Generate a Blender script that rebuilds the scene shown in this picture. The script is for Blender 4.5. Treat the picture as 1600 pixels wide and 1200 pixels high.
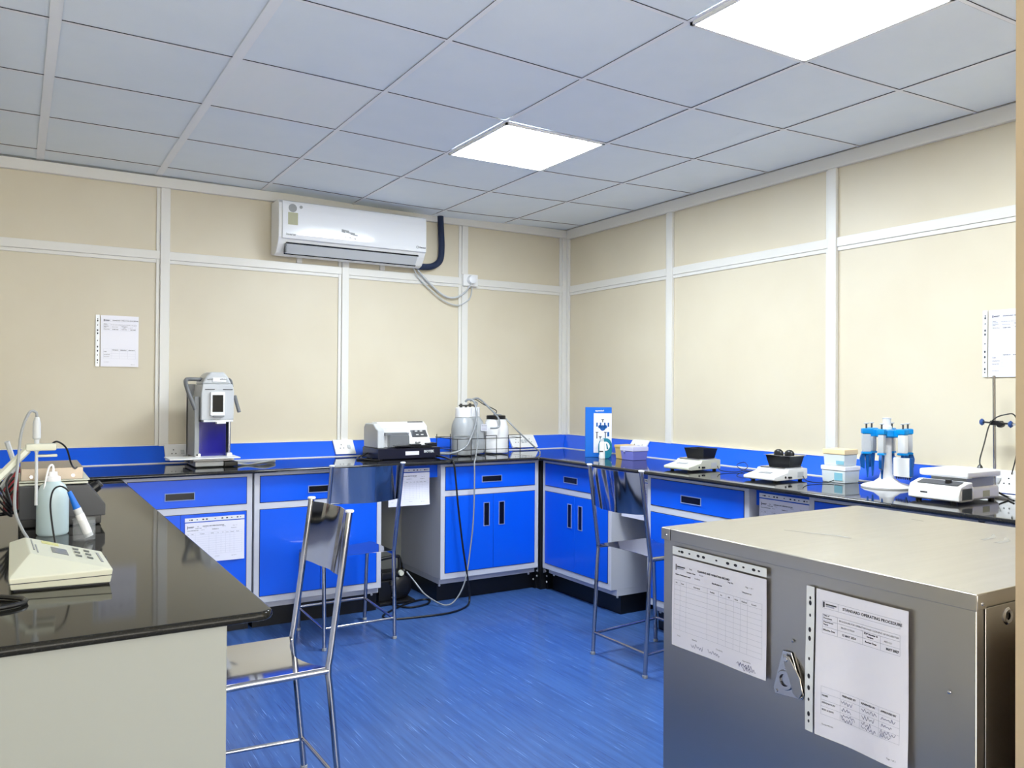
import bpy, bmesh, math, random
from mathutils import Vector, Matrix
random.seed(4)
PI = math.pi
for o in list(bpy.data.objects):
    bpy.data.objects.remove(o)
S = bpy.context.scene
C = S.collection

# ------------------------------------------------------------ camera, world, lights, exposure
cam = bpy.data.cameras.new('camera'); camo = bpy.data.objects.new('camera', cam); C.objects.link(camo)
yaw, pitch, roll = .5498, .0086, .0062
F = Vector((math.sin(yaw)*math.cos(pitch), math.cos(yaw)*math.cos(pitch), math.sin(pitch)))
r0 = Vector((math.cos(yaw), -math.sin(yaw), 0)); u0 = r0.cross(F)
RR = math.cos(roll)*r0 + math.sin(roll)*u0; UU = -math.sin(roll)*r0 + math.cos(roll)*u0
M = Matrix((RR, UU, -F)).transposed().to_4x4(); M.translation = Vector((-3.739, -5.273, 1.338))
camo.matrix_world = M
cam.sensor_width = 36; cam.lens = 1267/1600*36; cam.clip_start = .02
S.camera = camo
S.view_settings.view_transform = 'Standard'; S.view_settings.look = 'None'
S.view_settings.gamma = 1; S.view_settings.use_curve_mapping = False
S.view_settings.exposure = 1.08
w = bpy.data.worlds.new('world'); S.world = w; w.use_nodes = True
w.node_tree.nodes['Background'].inputs[0].default_value = (1, .97, .88, 1)
w.node_tree.nodes['Background'].inputs[1].default_value = 4.5
LIGHT = 31.0            # emission of the ceiling panels
LIGHT_COL = (.85, .935, 1.0)
CEIL = 2.623

def under(o, par):
    o.parent = par; pm = Matrix.Translation(par.location) @ par.rotation_euler.to_matrix().to_4x4(); o.matrix_parent_inverse = pm.inverted()
    for k in ('label', 'category'):
        if k in o: del o[k]
    return o
# ------------------------------------------------------------ materials
def lin(c):
    return tuple(((v/255)/12.92 if v/255 <= .04045 else ((v/255+.055)/1.055)**2.4) for v in c) + (1,)
MATS = {}
def mat(name, rgb, rough=.5, metal=0, spec=.5, coat=0, trans=0, alpha=1, emit=0, ior=1.45, vary=None, bump=None):
    m = bpy.data.materials.new(name); m.use_nodes = True
    nt = m.node_tree; b = nt.nodes['Principled BSDF']
    b.inputs['Base Color'].default_value = lin(rgb); b.inputs['Roughness'].default_value = rough
    b.inputs['Metallic'].default_value = metal; b.inputs['Specular IOR Level'].default_value = spec
    b.inputs['Coat Weight'].default_value = coat; b.inputs['Coat Roughness'].default_value = .05
    b.inputs['Transmission Weight'].default_value = trans; b.inputs['IOR'].default_value = ior
    b.inputs['Alpha'].default_value = alpha
    if emit:
        b.inputs['Emission Color'].default_value = lin(rgb); b.inputs['Emission Strength'].default_value = emit
    tc = nt.nodes.new('ShaderNodeTexCoord')
    if vary:      # (scale xyz, amount, second colour)
        sc, lo, hi, c2 = vary
        mp = nt.nodes.new('ShaderNodeMapping'); mp.inputs['Scale'].default_value = sc
        nz = nt.nodes.new('ShaderNodeTexNoise'); nz.inputs['Scale'].default_value = 1; nz.inputs['Detail'].default_value = 4
        rp = nt.nodes.new('ShaderNodeMapRange'); rp.inputs[1].default_value = lo; rp.inputs[2].default_value = hi
        mx = nt.nodes.new('ShaderNodeMix'); mx.data_type = 'RGBA'
        nt.links.new(tc.outputs['Object'], mp.inputs[0]); nt.links.new(mp.outputs[0], nz.inputs[0])
        nt.links.new(nz.outputs[0], rp.inputs[0]); nt.links.new(rp.outputs[0], mx.inputs[0])
        mx.inputs[6].default_value = lin(rgb); mx.inputs[7].default_value = lin(c2)
        nt.links.new(mx.outputs[2], b.inputs['Base Color'])
    if bump:
        sc, st = bump
        mp = nt.nodes.new('ShaderNodeMapping'); mp.inputs['Scale'].default_value = sc
        nz = nt.nodes.new('ShaderNodeTexNoise'); nz.inputs['Scale'].default_value = 1; nz.inputs['Detail'].default_value = 3
        bp = nt.nodes.new('ShaderNodeBump'); bp.inputs['Strength'].default_value = st; bp.inputs['Distance'].default_value = .01
        nt.links.new(tc.outputs['Object'], mp.inputs[0]); nt.links.new(mp.outputs[0], nz.inputs[0])
        nt.links.new(nz.outputs[0], bp.inputs['Height']); nt.links.new(bp.outputs[0], b.inputs['Normal'])
    MATS[name] = m; return m
WALL = mat('cream_wall_panel', (218, 209, 187), .42, vary=((2.2, 2.2, 2.2), .35, .7, (214, 204, 181)))
TRIM = mat('white_aluminium_profile', (228, 226, 220), .35)
TILE = mat('ceiling_tile', (243, 250, 255), .8, vary=((6, 6, 6), .3, .75, (239, 247, 253)))
TILE2 = mat('new_ceiling_tile', (252, 255, 255), .8, vary=((9, 2, 2), .4, .7, (247, 252, 252)))
VOID = mat('dark_gap', (40, 42, 46), .9)
GRID = mat('ceiling_grid_paint', (250, 252, 254), .5)
BLUE = mat('blue_laminate', (0, 88, 226), .35, coat=.15)
GREYL = mat('light_grey_carcass', (198, 200, 208), .45)
PANEL = mat('grey_end_panel', (143, 145, 139), .5)
BLK = mat('black_plinth', (16, 17, 20), .4)
BLKP = mat('black_plastic', (18, 18, 20), .35)
NAVY = mat('dark_navy_plastic', (14, 17, 38), .35)
SLOT = mat('black_handle_cup', (8, 9, 14), .25)
GRANITE = mat('black_granite', (30, 30, 31), .05, spec=.6, vary=((260, 260, 260), .58, .72, (52, 52, 52)))
GRANITE2 = mat('dull_black_granite', (32, 31, 28), .06, spec=.5, ior=1.22, vary=((260, 260, 260), .58, .72, (54, 53, 50)))
WHITE = mat('white_plastic', (236, 236, 236), .35)
WHITEG = mat('glossy_white_plastic', (238, 240, 244), .12, coat=.6)
OFFW = mat('off_white_plastic', (205, 206, 190), .4)
GREYP = mat('grey_plastic', (150, 153, 155), .4)
HANDLE = mat('dark_grey_handle', (112, 114, 116), .4)
LGREYP = mat('pale_grey_plastic', (196, 199, 202), .35)
DGREY = mat('charcoal_plastic', (66, 67, 71), .45)
STEEL = mat('polished_steel', (186, 186, 190), .08, metal=1)
TUBE = mat('chromed_tube', (176, 176, 180), .16, metal=1)
WIRE = mat('dark_wire', (74, 74, 72), .35, metal=.7)
WARMSTEEL = mat('worn_steel_block', (158, 146, 132), .38, metal=.6)
PAPER = mat('printed_paper', (228, 228, 240), .3, coat=.25)
FILM = mat('plastic_strip', (226, 230, 234), .2, coat=.4)
INK = mat('ink', (40, 42, 52), .7)
INKL = mat('pale_table_rules', (168, 172, 190), .7)
INKB = mat('pen_ink', (70, 74, 120), .7)
RIM = mat('handle_rim', (132, 150, 196), .4)
TEAL = mat('teal_plastic', (0, 116, 140), .4)
SKYB = mat('bright_blue_plastic', (0, 140, 214), .35)
DBLUE = mat('deep_blue_plastic', (0, 84, 160), .35)
CARTB = mat('blue_carton', (0, 104, 206), .45)
KNOBB = mat('blue_knob', (44, 78, 140), .35)
TUBEG = mat('translucent_grey_tubing', (138, 142, 146), .25, coat=.4)
PIPEI = mat('dark_pipe_insulation', (30, 44, 74), .7, bump=((60, 60, 60), .6))
LIQ = mat('translucent_bottle', (206, 226, 232), .25, trans=.25, coat=.2)
HDPE = mat('milky_plastic', (172, 176, 180), .3, trans=.08)
HDPEW = mat('white_milky_plastic', (240, 240, 243), .3)
GLASSY = mat('clear_plastic', (225, 230, 234), .06, alpha=.09)
YEL = mat('beige_translucent_plastic', (214, 184, 118), .3)
PURP = mat('violet_translucent_plastic', (128, 134, 226), .25, trans=.15)
LILAC = mat('pale_lilac_lid', (206, 206, 238), .3)
PEACH = mat('peach_lid', (238, 214, 172), .35)
TIPW = mat('frosted_plastic', (222, 230, 232), .3, trans=.1)
TIPB = mat('pale_blue_rack', (130, 186, 204), .3)
RED = mat('dark_red_plastic', (140, 28, 40), .4)
YLAB = mat('yellow_label', (206, 204, 140), .5)
GLABEL = mat('olive_label', (178, 178, 148), .5)
STLG = mat('screen_dark', (26, 29, 32), .1)
LCD = mat('lcd_grey', (98, 104, 104), .2)
BLUEPAN = mat('violet_blue_shield', (26, 24, 130), .1, coat=.5)
EMIT = mat('led_diffuser', (255, 255, 255), .5)
b = EMIT.node_tree.nodes['Principled BSDF']
b.inputs['Emission Color'].default_value = LIGHT_COL + (1,); b.inputs['Emission Strength'].default_value = LIGHT

# brushed stainless with stretched fine noise
def brushed(name, rgb, rough, sc):
    m = mat(name, rgb, rough, metal=1, bump=None); nt = m.node_tree; b = nt.nodes['Principled BSDF']
    tc = nt.nodes.new('ShaderNodeTexCoord'); mp = nt.nodes.new('ShaderNodeMapping'); mp.inputs['Scale'].default_value = sc
    nz = nt.nodes.new('ShaderNodeTexNoise'); nz.inputs['Scale'].default_value = 1; nz.inputs['Detail'].default_value = 5
    mr = nt.nodes.new('ShaderNodeMapRange'); mr.inputs[3].default_value = rough-.05; mr.inputs[4].default_value = rough+.1
    nt.links.new(tc.outputs['Object'], mp.inputs[0]); nt.links.new(mp.outputs[0], nz.inputs[0])
    nt.links.new(nz.outputs[0], mr.inputs[0]); nt.links.new(mr.outputs[0], b.inputs['Roughness'])
    return m
INOX = brushed('brushed_stainless', (178, 174, 168), .3, (3, 3, 160))
INOXT = brushed('stainless_lid', (190, 184, 172), .3, (3, 60, 3))

# floor vinyl: blue with short light and dark streaks along y
FLOOR = mat('streaked_blue_vinyl', (60, 104, 176), .32, coat=.1)
nt = FLOOR.node_tree; b = nt.nodes['Principled BSDF']; tc = nt.nodes.new('ShaderNodeTexCoord')
def streak(scx, scy, lo, hi, off):
    mp = nt.nodes.new('ShaderNodeMapping'); mp.inputs['Scale'].default_value = (scx, scy, 1); mp.inputs['Location'].default_value = (off, off, 0)
    nz = nt.nodes.new('ShaderNodeTexNoise'); nz.inputs['Scale'].default_value = 1; nz.inputs['Detail'].default_value = 2
    mr = nt.nodes.new('ShaderNodeMapRange'); mr.inputs[1].default_value = lo; mr.inputs[2].default_value = hi
    nt.links.new(tc.outputs['Object'], mp.inputs[0]); nt.links.new(mp.outputs[0], nz.inputs[0]); nt.links.new(nz.outputs[0], mr.inputs[0])
    return mr.outputs[0]
def mixc(a, c, f):
    mx = nt.nodes.new('ShaderNodeMix'); mx.data_type = 'RGBA'; nt.links.new(f, mx.inputs[0])
    if isinstance(a, tuple): mx.inputs[6].default_value = lin(a)
    else: nt.links.new(a, mx.inputs[6])
    mx.inputs[7].default_value = lin(c); return mx.outputs[2]
c = mixc((49, 80, 135), (61, 96, 154), streak(45, 2.0, .35, .65, 0))
c = mixc(c, (38, 62, 122), streak(150, 4.0, .63, .69, 7))
c = mixc(c, (112, 146, 200), streak(190, 5, .645, .73, 31))
nt.links.new(c, b.inputs['Base Color'])

# ------------------------------------------------------------ geometry helpers
def BM(): return bmesh.new()
def absorb(bm, t):
    me = bpy.data.meshes.new('t'); t.to_mesh(me); t.free(); bm.from_mesh(me); bpy.data.meshes.remove(me)
def box(bm, x0, x1, y0, y1, z0, z1, bev=0, seg=2, rot=None, piv=None):
    t = BM(); bmesh.ops.create_cube(t, size=1)
    for v in t.verts:
        v.co = Vector(((x0+x1)/2+v.co.x*(x1-x0), (y0+y1)/2+v.co.y*(y1-y0), (z0+z1)/2+v.co.z*(z1-z0)))
    if bev: bmesh.ops.bevel(t, geom=t.edges[:], offset=min(bev, .49*min(abs(x1-x0), abs(y1-y0), abs(z1-z0))), segments=seg, affect='EDGES', profile=.5)
    if rot is not None: bmesh.ops.rotate(t, verts=t.verts, cent=piv or ((x0+x1)/2, (y0+y1)/2, (z0+z1)/2), matrix=rot)
    absorb(bm, t); return bm
def prism(bm, pts, axis, a, b_, bev=0, seg=2):
    """pts: polygon in the two other axes (in xyz order), extruded along axis"""
    t = BM()
    def P3(p, v):
        if axis == 'x': return (v, p[0], p[1])
        if axis == 'y': return (p[0], v, p[1])
        return (p[0], p[1], v)
    A = [t.verts.new(P3(p, a)) for p in pts]; B = [t.verts.new(P3(p, b_)) for p in pts]; n = len(pts)
    t.faces.new(A); t.faces.new(B[::-1])
    for i in range(n): t.faces.new((A[i], B[i], B[(i+1) % n], A[(i+1) % n]))
    bmesh.ops.recalc_face_normals(t, faces=t.faces[:])
    if bev: bmesh.ops.bevel(t, geom=t.edges[:], offset=bev, segments=seg, affect='EDGES', profile=.5)
    absorb(bm, t); return bm
def frame(d):
    d = d.normalized(); a = Vector((0, 0, 1)) if abs(d.z) < .9 else Vector((1, 0, 0))
    s = d.cross(a).normalized(); return s, s.cross(d)
def tube(bm, pts, r, seg=8, smooth=0, r1=None):
    P = [Vector(p) for p in pts]
    if smooth:
        Q = []
        for i in range(len(P)-1):
            p0, p1, p2, p3 = P[max(i-1, 0)], P[i], P[i+1], P[min(i+2, len(P)-1)]
            for k in range(smooth):
                t = k/smooth
                Q.append(.5*((2*p1)+(p2-p0)*t+(2*p0-5*p1+4*p2-p3)*t*t+(3*p1-p0-3*p2+p3)*t**3))
        P = Q+[P[-1]]
    rings = []; s = None
    for i, p in enumerate(P):
        d = (P[min(i+1, len(P)-1)]-P[max(i-1, 0)]).normalized()
        if s is None: s, u = frame(d)
        else:
            s = (s-d*s.dot(d)).normalized(); u = s.cross(d)
        rad = r if r1 is None else r+(r1-r)*i/(len(P)-1)
        rings.append([bm.verts.new(p+rad*(math.cos(2*PI*k/seg)*s+math.sin(2*PI*k/seg)*u)) for k in range(seg)])
    for a, b_ in zip(rings, rings[1:]):
        for k in range(seg): bm.faces.new((a[k], a[(k+1) % seg], b_[(k+1) % seg], b_[k]))
    bm.faces.new(rings[0][::-1]); bm.faces.new(rings[-1])
    return bm
def lathe(bm, prof, loc=(0, 0, 0), seg=28, axis='z', sx=1, sy=1):
    rings = []; L = Vector(loc)
    def T(v):
        if axis == 'x': v = Vector((v.z, v.x, v.y))
        if axis == 'y': v = Vector((v.x, v.z, v.y))
        return L+v
    for (r, z) in prof:
        if r < 1e-6: rings.append([bm.verts.new(T(Vector((0, 0, z))))])
        else: rings.append([bm.verts.new(T(Vector((sx*r*math.cos(2*PI*k/seg), sy*r*math.sin(2*PI*k/seg), z)))) for k in range(seg)])
    for a, b_ in zip(rings, rings[1:]):
        for k in range(seg):
            k2 = (k+1) % seg
            q = [a[0] if len(a) == 1 else a[k], a[0] if len(a) == 1 else a[k2], b_[0] if len(b_) == 1 else b_[k2], b_[0] if len(b_) == 1 else b_[k]]
            u = []
            for v in q:
                if v not in u: u.append(v)
            if len(u) > 2:
                try: bm.faces.new(u)
                except ValueError: pass
    return bm
def cyl(bm, p, r, h, axis='z', seg=24, bev=0):
    if bev: return lathe(bm, [(0, 0), (r-bev, 0), (r, bev), (r, h-bev), (r-bev, h), (0, h)], p, seg, axis)
    return lathe(bm, [(0, 0), (r, 0), (r, h), (0, h)], p, seg, axis)
def obj(name, bm, m, parent=None, smooth=True, loc=None, rotz=0):
    bmesh.ops.recalc_face_normals(bm, faces=bm.faces[:])
    me = bpy.data.meshes.new(name); bm.to_mesh(me); bm.free()
    for mm in (m if isinstance(m, (list, tuple)) else [m]): me.materials.append(mm)
    if smooth:
        me.shade_smooth()
        try: me.set_sharp_from_angle(angle=math.radians(38))
        except Exception: pass
    o = bpy.data.objects.new(name, me); C.objects.link(o)
    if smooth:
        wn = o.modifiers.new('wn', 'WEIGHTED_NORMAL'); wn.keep_sharp = True; wn.weight = 50
    if parent: o.parent = parent
    if loc is not None: o.location = loc
    if rotz: o.rotation_euler = (0, 0, rotz)
    return o
def tag(o, label, cat, group=None, kind=None):
    o['label'] = label; o['category'] = cat
    if group: o['group'] = group
    if kind: o['kind'] = kind
    return o
def thing(name, label, cat, loc=(0, 0, 0), rotz=0, group=None):
    o = bpy.data.objects.new(name, None); C.objects.link(o); o.empty_display_size = .05
    o.location = loc; o.rotation_euler = (0, 0, rotz); return tag(o, label, cat, group)
def struct(name, bm, m, parent=None, label=None, smooth=False):
    o = obj(name, bm, m, parent, smooth)
    if not parent: o['kind'] = 'structure'; o['label'] = label or name.replace('_', ' ')
    return o
def text(parts, name, m, parent, warp=None, depth=0.0):
    """parts: (string, x, z, size, bold) laid on the local XZ plane facing -Y, one mesh"""
    bm = BM()
    for (s, x, z, size, *rest) in parts:
        cu = bpy.data.curves.new('t', 'FONT'); cu.body = s; cu.size = size*.86; cu.resolution_u = 2
        al = rest[0] if rest else 'LEFT'; cu.align_x = al
        if len(rest) > 1: cu.offset = rest[1]
        o = bpy.data.objects.new('t', cu); C.objects.link(o)
        dg = bpy.context.evaluated_depsgraph_get(); me = bpy.data.meshes.new_from_object(o.evaluated_get(dg))
        me.transform(Matrix.Translation((x, 0, z)) @ Matrix.Rotation(PI/2, 4, 'X'))
        bm.from_mesh(me); bpy.data.meshes.remove(me); bpy.data.objects.remove(o); bpy.data.curves.remove(cu)
    if warp:
        for v in bm.verts: v.co = warp(v.co)
    me = bpy.data.meshes.new(name); bm.to_mesh(me); bm.free(); me.materials.append(m)
    o = bpy.data.objects.new(name, me); C.objects.link(o); o.parent = parent
    return o

# ------------------------------------------------------------ setting
XL, YF = -4.06, -7.4
bm = BM(); box(bm, XL-.1, .15, YF-.1, .15, -.06, 0); struct('floor', bm, FLOOR, label='blue streaked vinyl floor')
bm = BM(); box(bm, XL-.1, .12, 0, .12, 0, 2.75); struct('wall_back', bm, WALL, label='cream panelled wall behind the air conditioner')
bm = BM(); box(bm, 0, .12, YF-.1, 0, 0, 2.75); struct('wall_right', bm, WALL, label='bright cream panelled wall on the right')
bm = BM(); box(bm, XL-.12, XL, YF-.1, 0, 0, 2.75); struct('wall_left', bm, WALL, label='cream wall on the left')
bm = BM(); box(bm, XL-.12, .12, YF-.12, YF, 0, .35); box(bm, XL-.12, .12, YF-.12, YF, 2.5, 2.75); box(bm, XL-.12, XL+.15, YF-.12, YF, .35, 2.5); box(bm, -.15, .12, YF-.12, YF, .35, 2.5)  # window opening is added in this unseen wall to brighten the room
struct('wall_front', bm, WALL, label='unseen cream wall with a wide opening added for daylight behind the viewpoint')
bm = BM()
for k in range(5): xx = XL+.15+(-.30-XL)/4*k; box(bm, xx-.025, xx+.025, YF-.08, YF-.03, .35, 2.5)
box(bm, XL+.15, -.15, YF-.08, YF-.03, .35, .40); box(bm, XL+.15, -.15, YF-.08, YF-.03, 2.45, 2.5); struct('added_window_1', bm, TRIM, label='unseen window frame added behind the viewpoint')  # frame of the added window, out of view
bm = BM(); box(bm, -2.199, 0, -4.62, -4.50, 0, CEIL-.001); struct('wall_partition', bm, mat('shaded_cream_partition', (192, 172, 142), .5), label='cream partition end at the right edge with shade in its colour')  # dim warm light on cream is put into this darker beige

# ceiling: tiles, grid, sagging a little
GX, GY = -.0218, -.2278
cx = [GX-(6-i)*.6 for i in range(7)]
for i, c_ in enumerate((-.01, .0038, .0159, .0218, .0171, .0144)): cx[i] += c_
cx = [cx[0]-.6] + cx
ry = {j: GY-(4-j)*.6 for j in range(-8, 5)}
for j, d in ((-1, -.0096), (0, -.0107), (1, -.0113), (2, -.0081), (3, -.0241)): ry[j] += d
xs = [XL] + cx[1:]; ys = [YF]+[ry[j] for j in sorted(ry) if ry[j] > YF+.1]+[0.0]
xs[-1] = min(xs[-1], -.0218)
xs.append(0.0)
def sag(x, y): return .032*math.exp(-((x+1.29)/1.0)**2)
def zc(x, y): return CEIL-sag(x, y)
tl = BM(); gr = BM(); vo = BM()
LP = [(4, 1), (4, -2)]   # column (index into xs), row
LIGHTS = []
def quadz(bm, x0, x1, y0, y1, dz, mi=0, th=0, n=4):
    rows = []
    for k in range(n+1):
        x = x0+(x1-x0)*k/n
        rows.append([bm.verts.new((x, y, zc(x, 0)+dz)) for y in (y0, y1)])
    for a, b_ in zip(rows, rows[1:]):
        f = bm.faces.new((a[0], a[1], b_[1], b_[0])); f.material_index = mi
    return rows
G = .0085; W2 = .010
for i in range(len(xs)-1):
    for j in range(len(ys)-1):
        x0, x1, y0, y1 = xs[i], xs[i+1], ys[j], ys[j+1]
        if x1-x0 < .04: continue
        lit = None
        for (a, c_) in LP:
            if abs(x0-xs[a]) < .01 and abs(y0-ry[c_]) < .01: lit = (x0, x1, y0, y1)
        if lit: LIGHTS.append(lit); continue
        special = 1 if (abs(x0-xs[2]) < .01 and abs(y0-ry[1]) < .01) else 0
        quadz(tl, x0+G, x1-G, y0+G+.0035, y1-G, 0, special)
for i in range(len(xs)):
    hw = .019 if i in (1, 2) else W2
    if xs[i] < -.01 and xs[i] > XL+.01:
        quadz(gr, xs[i]-hw, xs[i]+hw, YF, 0, -.004, n=1)
for y in ys[1:-1]: quadz(gr, XL, 0, y-W2*.8, y+W2*.8, -.003, n=24)
quadz(gr, XL, 0, -.028, 0, -.006, n=24); 
gr2 = quadz(gr, -.03, 0, YF, 0, -.006, n=1)
quadz(vo, XL-.1, .1, YF-.1, .1, .02, n=24)
ce = struct('ceiling', tl, [TILE, TILE2], label='white square ceiling tiles')
struct('ceiling_grid', gr, GRID, ce); struct('ceiling_void', vo, VOID, ce)
# crown profiles along the walls
bm = BM(); box(bm, XL, 0, -.03, 0, CEIL-.075, CEIL-.012, .004); struct('trim_1', bm, TRIM, label='profile under the ceiling on the back wall')
bm = BM(); box(bm, -.03, 0, -4.5, -.03, CEIL-.085, CEIL-.012, .004); struct('trim_2', bm, TRIM, label='profile under the ceiling on the right wall')
n = [2]
def trim(x0, x1, y0, y1, z0, z1, lab):
    n[0] += 1; bm = BM(); box(bm, x0, x1, y0, y1, z0, z1, .003); struct('trim_%d' % n[0], bm, TRIM, label=lab)
ZT = CEIL-.075
RZ0, RZ1 = 2.117, 2.168
D = .022
trim(XL, -.05, -.014, 0, RZ0, RZ1, 'horizontal rail on the back wall')
trim(XL, -.05, -.008, 0, RZ0-.022, RZ0, 'lower lip of the back wall rail')
trim(-.014, 0, -4.5, -.05, RZ0, RZ1, 'horizontal rail on the right wall')
trim(-.008, 0, -4.5, -.05, RZ0-.022, RZ0, 'lower lip of the right wall rail')
for (a, b_) in ((-3.002, -2.948), (-1.867, -1.818), (-.954, -.905), (-.056, 0)):
    trim(a, b_, -D, 0, .9, ZT, 'vertical wall profile')
    trim(a-.022, a, -.01, 0, .9, ZT, 'side lip of a vertical wall profile')
for (a, b_) in ((-1.234, -1.180), (-2.497, -2.445), (-3.76, -3.71), (-.05, -.022)):
    trim(-D, 0, a, b_, .9, ZT, 'vertical wall profile')
    trim(-.01, 0, b_, b_+.02, .9, ZT, 'side lip of a vertical wall profile')
for xx in (-2.157, -1.575):
    trim(xx-.018, xx+.018, -.018, 0, RZ1, ZT, 'short upright behind the air conditioner')

for k, (x0, x1, y0, y1) in enumerate(LIGHTS):
    labs = ['large bright square led panel at the top right of the ceiling', 'bright square led panel in the ceiling nearer the back wall']
    cxm, cym = (x0+x1)/2, (y0+y1)/2
    t = thing('ceiling_light', labs[k], 'light', (cxm, cym, zc(cxm, cym)), 0, 'led ceiling panels')
    hx, hy = (x1-x0)/2-.006, (y1-y0)/2-.006
    bm = BM()
    for (a, b2, c_, d) in ((-hx, hx, -hy, -hy+.012), (-hx, hx, hy-.012, hy), (-hx, -hx+.012, -hy, hy), (hx-.012, hx, -hy, hy)): box(bm, a, b2, c_, d, -.008, .006)
    obj('frame', bm, WHITE, t, False)
    bm = BM(); box(bm, -hx+.012, hx-.012, -hy+.012, hy-.012, -.005, .004); obj('diffuser', bm, EMIT, t, False)

# ------------------------------------------------------------ worktops, splashbacks
WZ = .897
def nose_top(name, lab, poly, z0, z1, m=None):
    bm = BM(); prism(bm, poly, 'z', z0, z1, .0085, 3); return tag(obj(name, bm, m or GRANITE), lab, 'worktop')
nose_top('worktop', 'black granite worktop running along the back wall', [(XL+.004, -.002), (-.754, -.002), (-.754, -.752), (XL+.004, -.752)], WZ-.020, WZ)
nose_top('worktop', 'black granite worktop along the right wall under the balances', [(-.7535, -.002), (-.002, -.002), (-.002, -4.49), (-.752, -4.49), (-.752, -.752), (-.7535, -.752)], WZ-.020, WZ)
def rpoly(x0, x1, y0, y1, r):
    p = [(x0, y1), (x0, y0)]
    for k in range(7):
        a = -PI/2+PI/2*k/6; p.append((x1-r+r*math.cos(a), y0+r+r*math.sin(a)))
    p.append((x1, y1)); return p
nose_top('worktop', 'near black granite worktop of the bench on the left', rpoly(XL+.004, -3.27, -3.575, -.756, .035), .858, .878, GRANITE2)
def splash(name, lab, L, loc, rz):
    def mit(bm):
        for v in bm.verts:
            if v.co.x > L-.01 and rz == 0: v.co.x += v.co.y-(L-v.co.x if False else 0)
            if v.co.x < .01 and rz != 0: v.co.x -= v.co.y
        return bm
    bm = mit(prism(BM(), [(-.098, 0), (0, 0), (0, .1), (-.018, .1)], 'x', 0, L, .0015, 1))
    t = thing(name, lab, 'backsplash', loc, rz); obj('sloped_board', bm, BLUE, t)
    bm = mit(box(BM(), 0, L, -.103, -.0975, 0, .005)); obj('edge_strip', bm, WHITE, t)
    bm = mit(box(BM(), 0, L, -.022, 0, .1, .104)); obj('top_edge', bm, TRIM, t)
    u_, w_ = (L-.154, 0) if rz == 0 else (.046, 0)
    bm = BM(); lathe(bm, [(0, -.003), (.0045, -.003), (.0055, .001), (0, .001)], (u_, -.056, .044), 12, 'y'); obj('screw_cap', bm, WHITE, t)
splash('backsplash', 'long sloped blue upstand along the back wall', -XL-.005, (XL+.002, -.002, WZ), 0)
splash('backsplash', 'sloped blue upstand along the right wall', 4.486, (-.002, -.003, WZ), -PI/2)

def socket(lab, L, loc, rz, holes, grp='angled power outlets in the upstand'):
    t = thing('power_outlet', lab, 'power outlet', loc, rz, grp)
    bm = BM(); prism(bm, [(-.108, .016), (-.085, .014), (-.018, .108), (-.036, .104)], 'x', 0, L, .004, 2); obj('face_plate', bm, WHITE, t)
    ang = math.atan2(.088, .072)
    def onp(u, v, r_, m, nm):
        y = -.108+.072*v; z = .016+.088*v
        bm = BM(); cyl(bm, (0, 0, 0), r_, .0015, 'y', 12)
        o = obj(nm, bm, m, t); o.location = (u, y-.002, z+.002); o.rotation_euler = (-(PI/2-ang), 0, 0)
    for (hx_, sw) in holes:
        for (du, dv) in ((0, .66), (-.011, .42), (.011, .42)): onp(hx_+du, dv, .0032, INK, 'pin_hole')
        if sw:
            bm = BM(); box(bm, -.010, .010, -.002, .002, -.014, .014, .001)
            o = obj('switch', bm, LGREYP, t); o.location = (sw, -.108+.036-.003, .016+.044+.003); o.rotation_euler = (-(PI/2-ang), 0, 0)
socket('white angled double outlet behind the tall dispensing machine', .16, (-2.975, -.002, WZ), 0, [(.05, .10)])
socket('white angled outlet behind the left end of the plate washer', .14, (-1.93, -.002, WZ), 0, [(.05, .1)])
socket('white angled outlet right of the two jugs in the corner', .225, (-.56, -.002, WZ), 0, [(.05, .1), (.17, .13)])
socket('white angled outlet behind the blue and violet boxes', .17, (-.002, -.86, WZ), -PI/2, [(.05, .1), (.13, 0)])
socket('white angled outlet behind the hotplate stirrer with a cord plugged in', .3, (-.002, -3.23, WZ), -PI/2, [(.06, .1), (.17, .13)])

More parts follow.
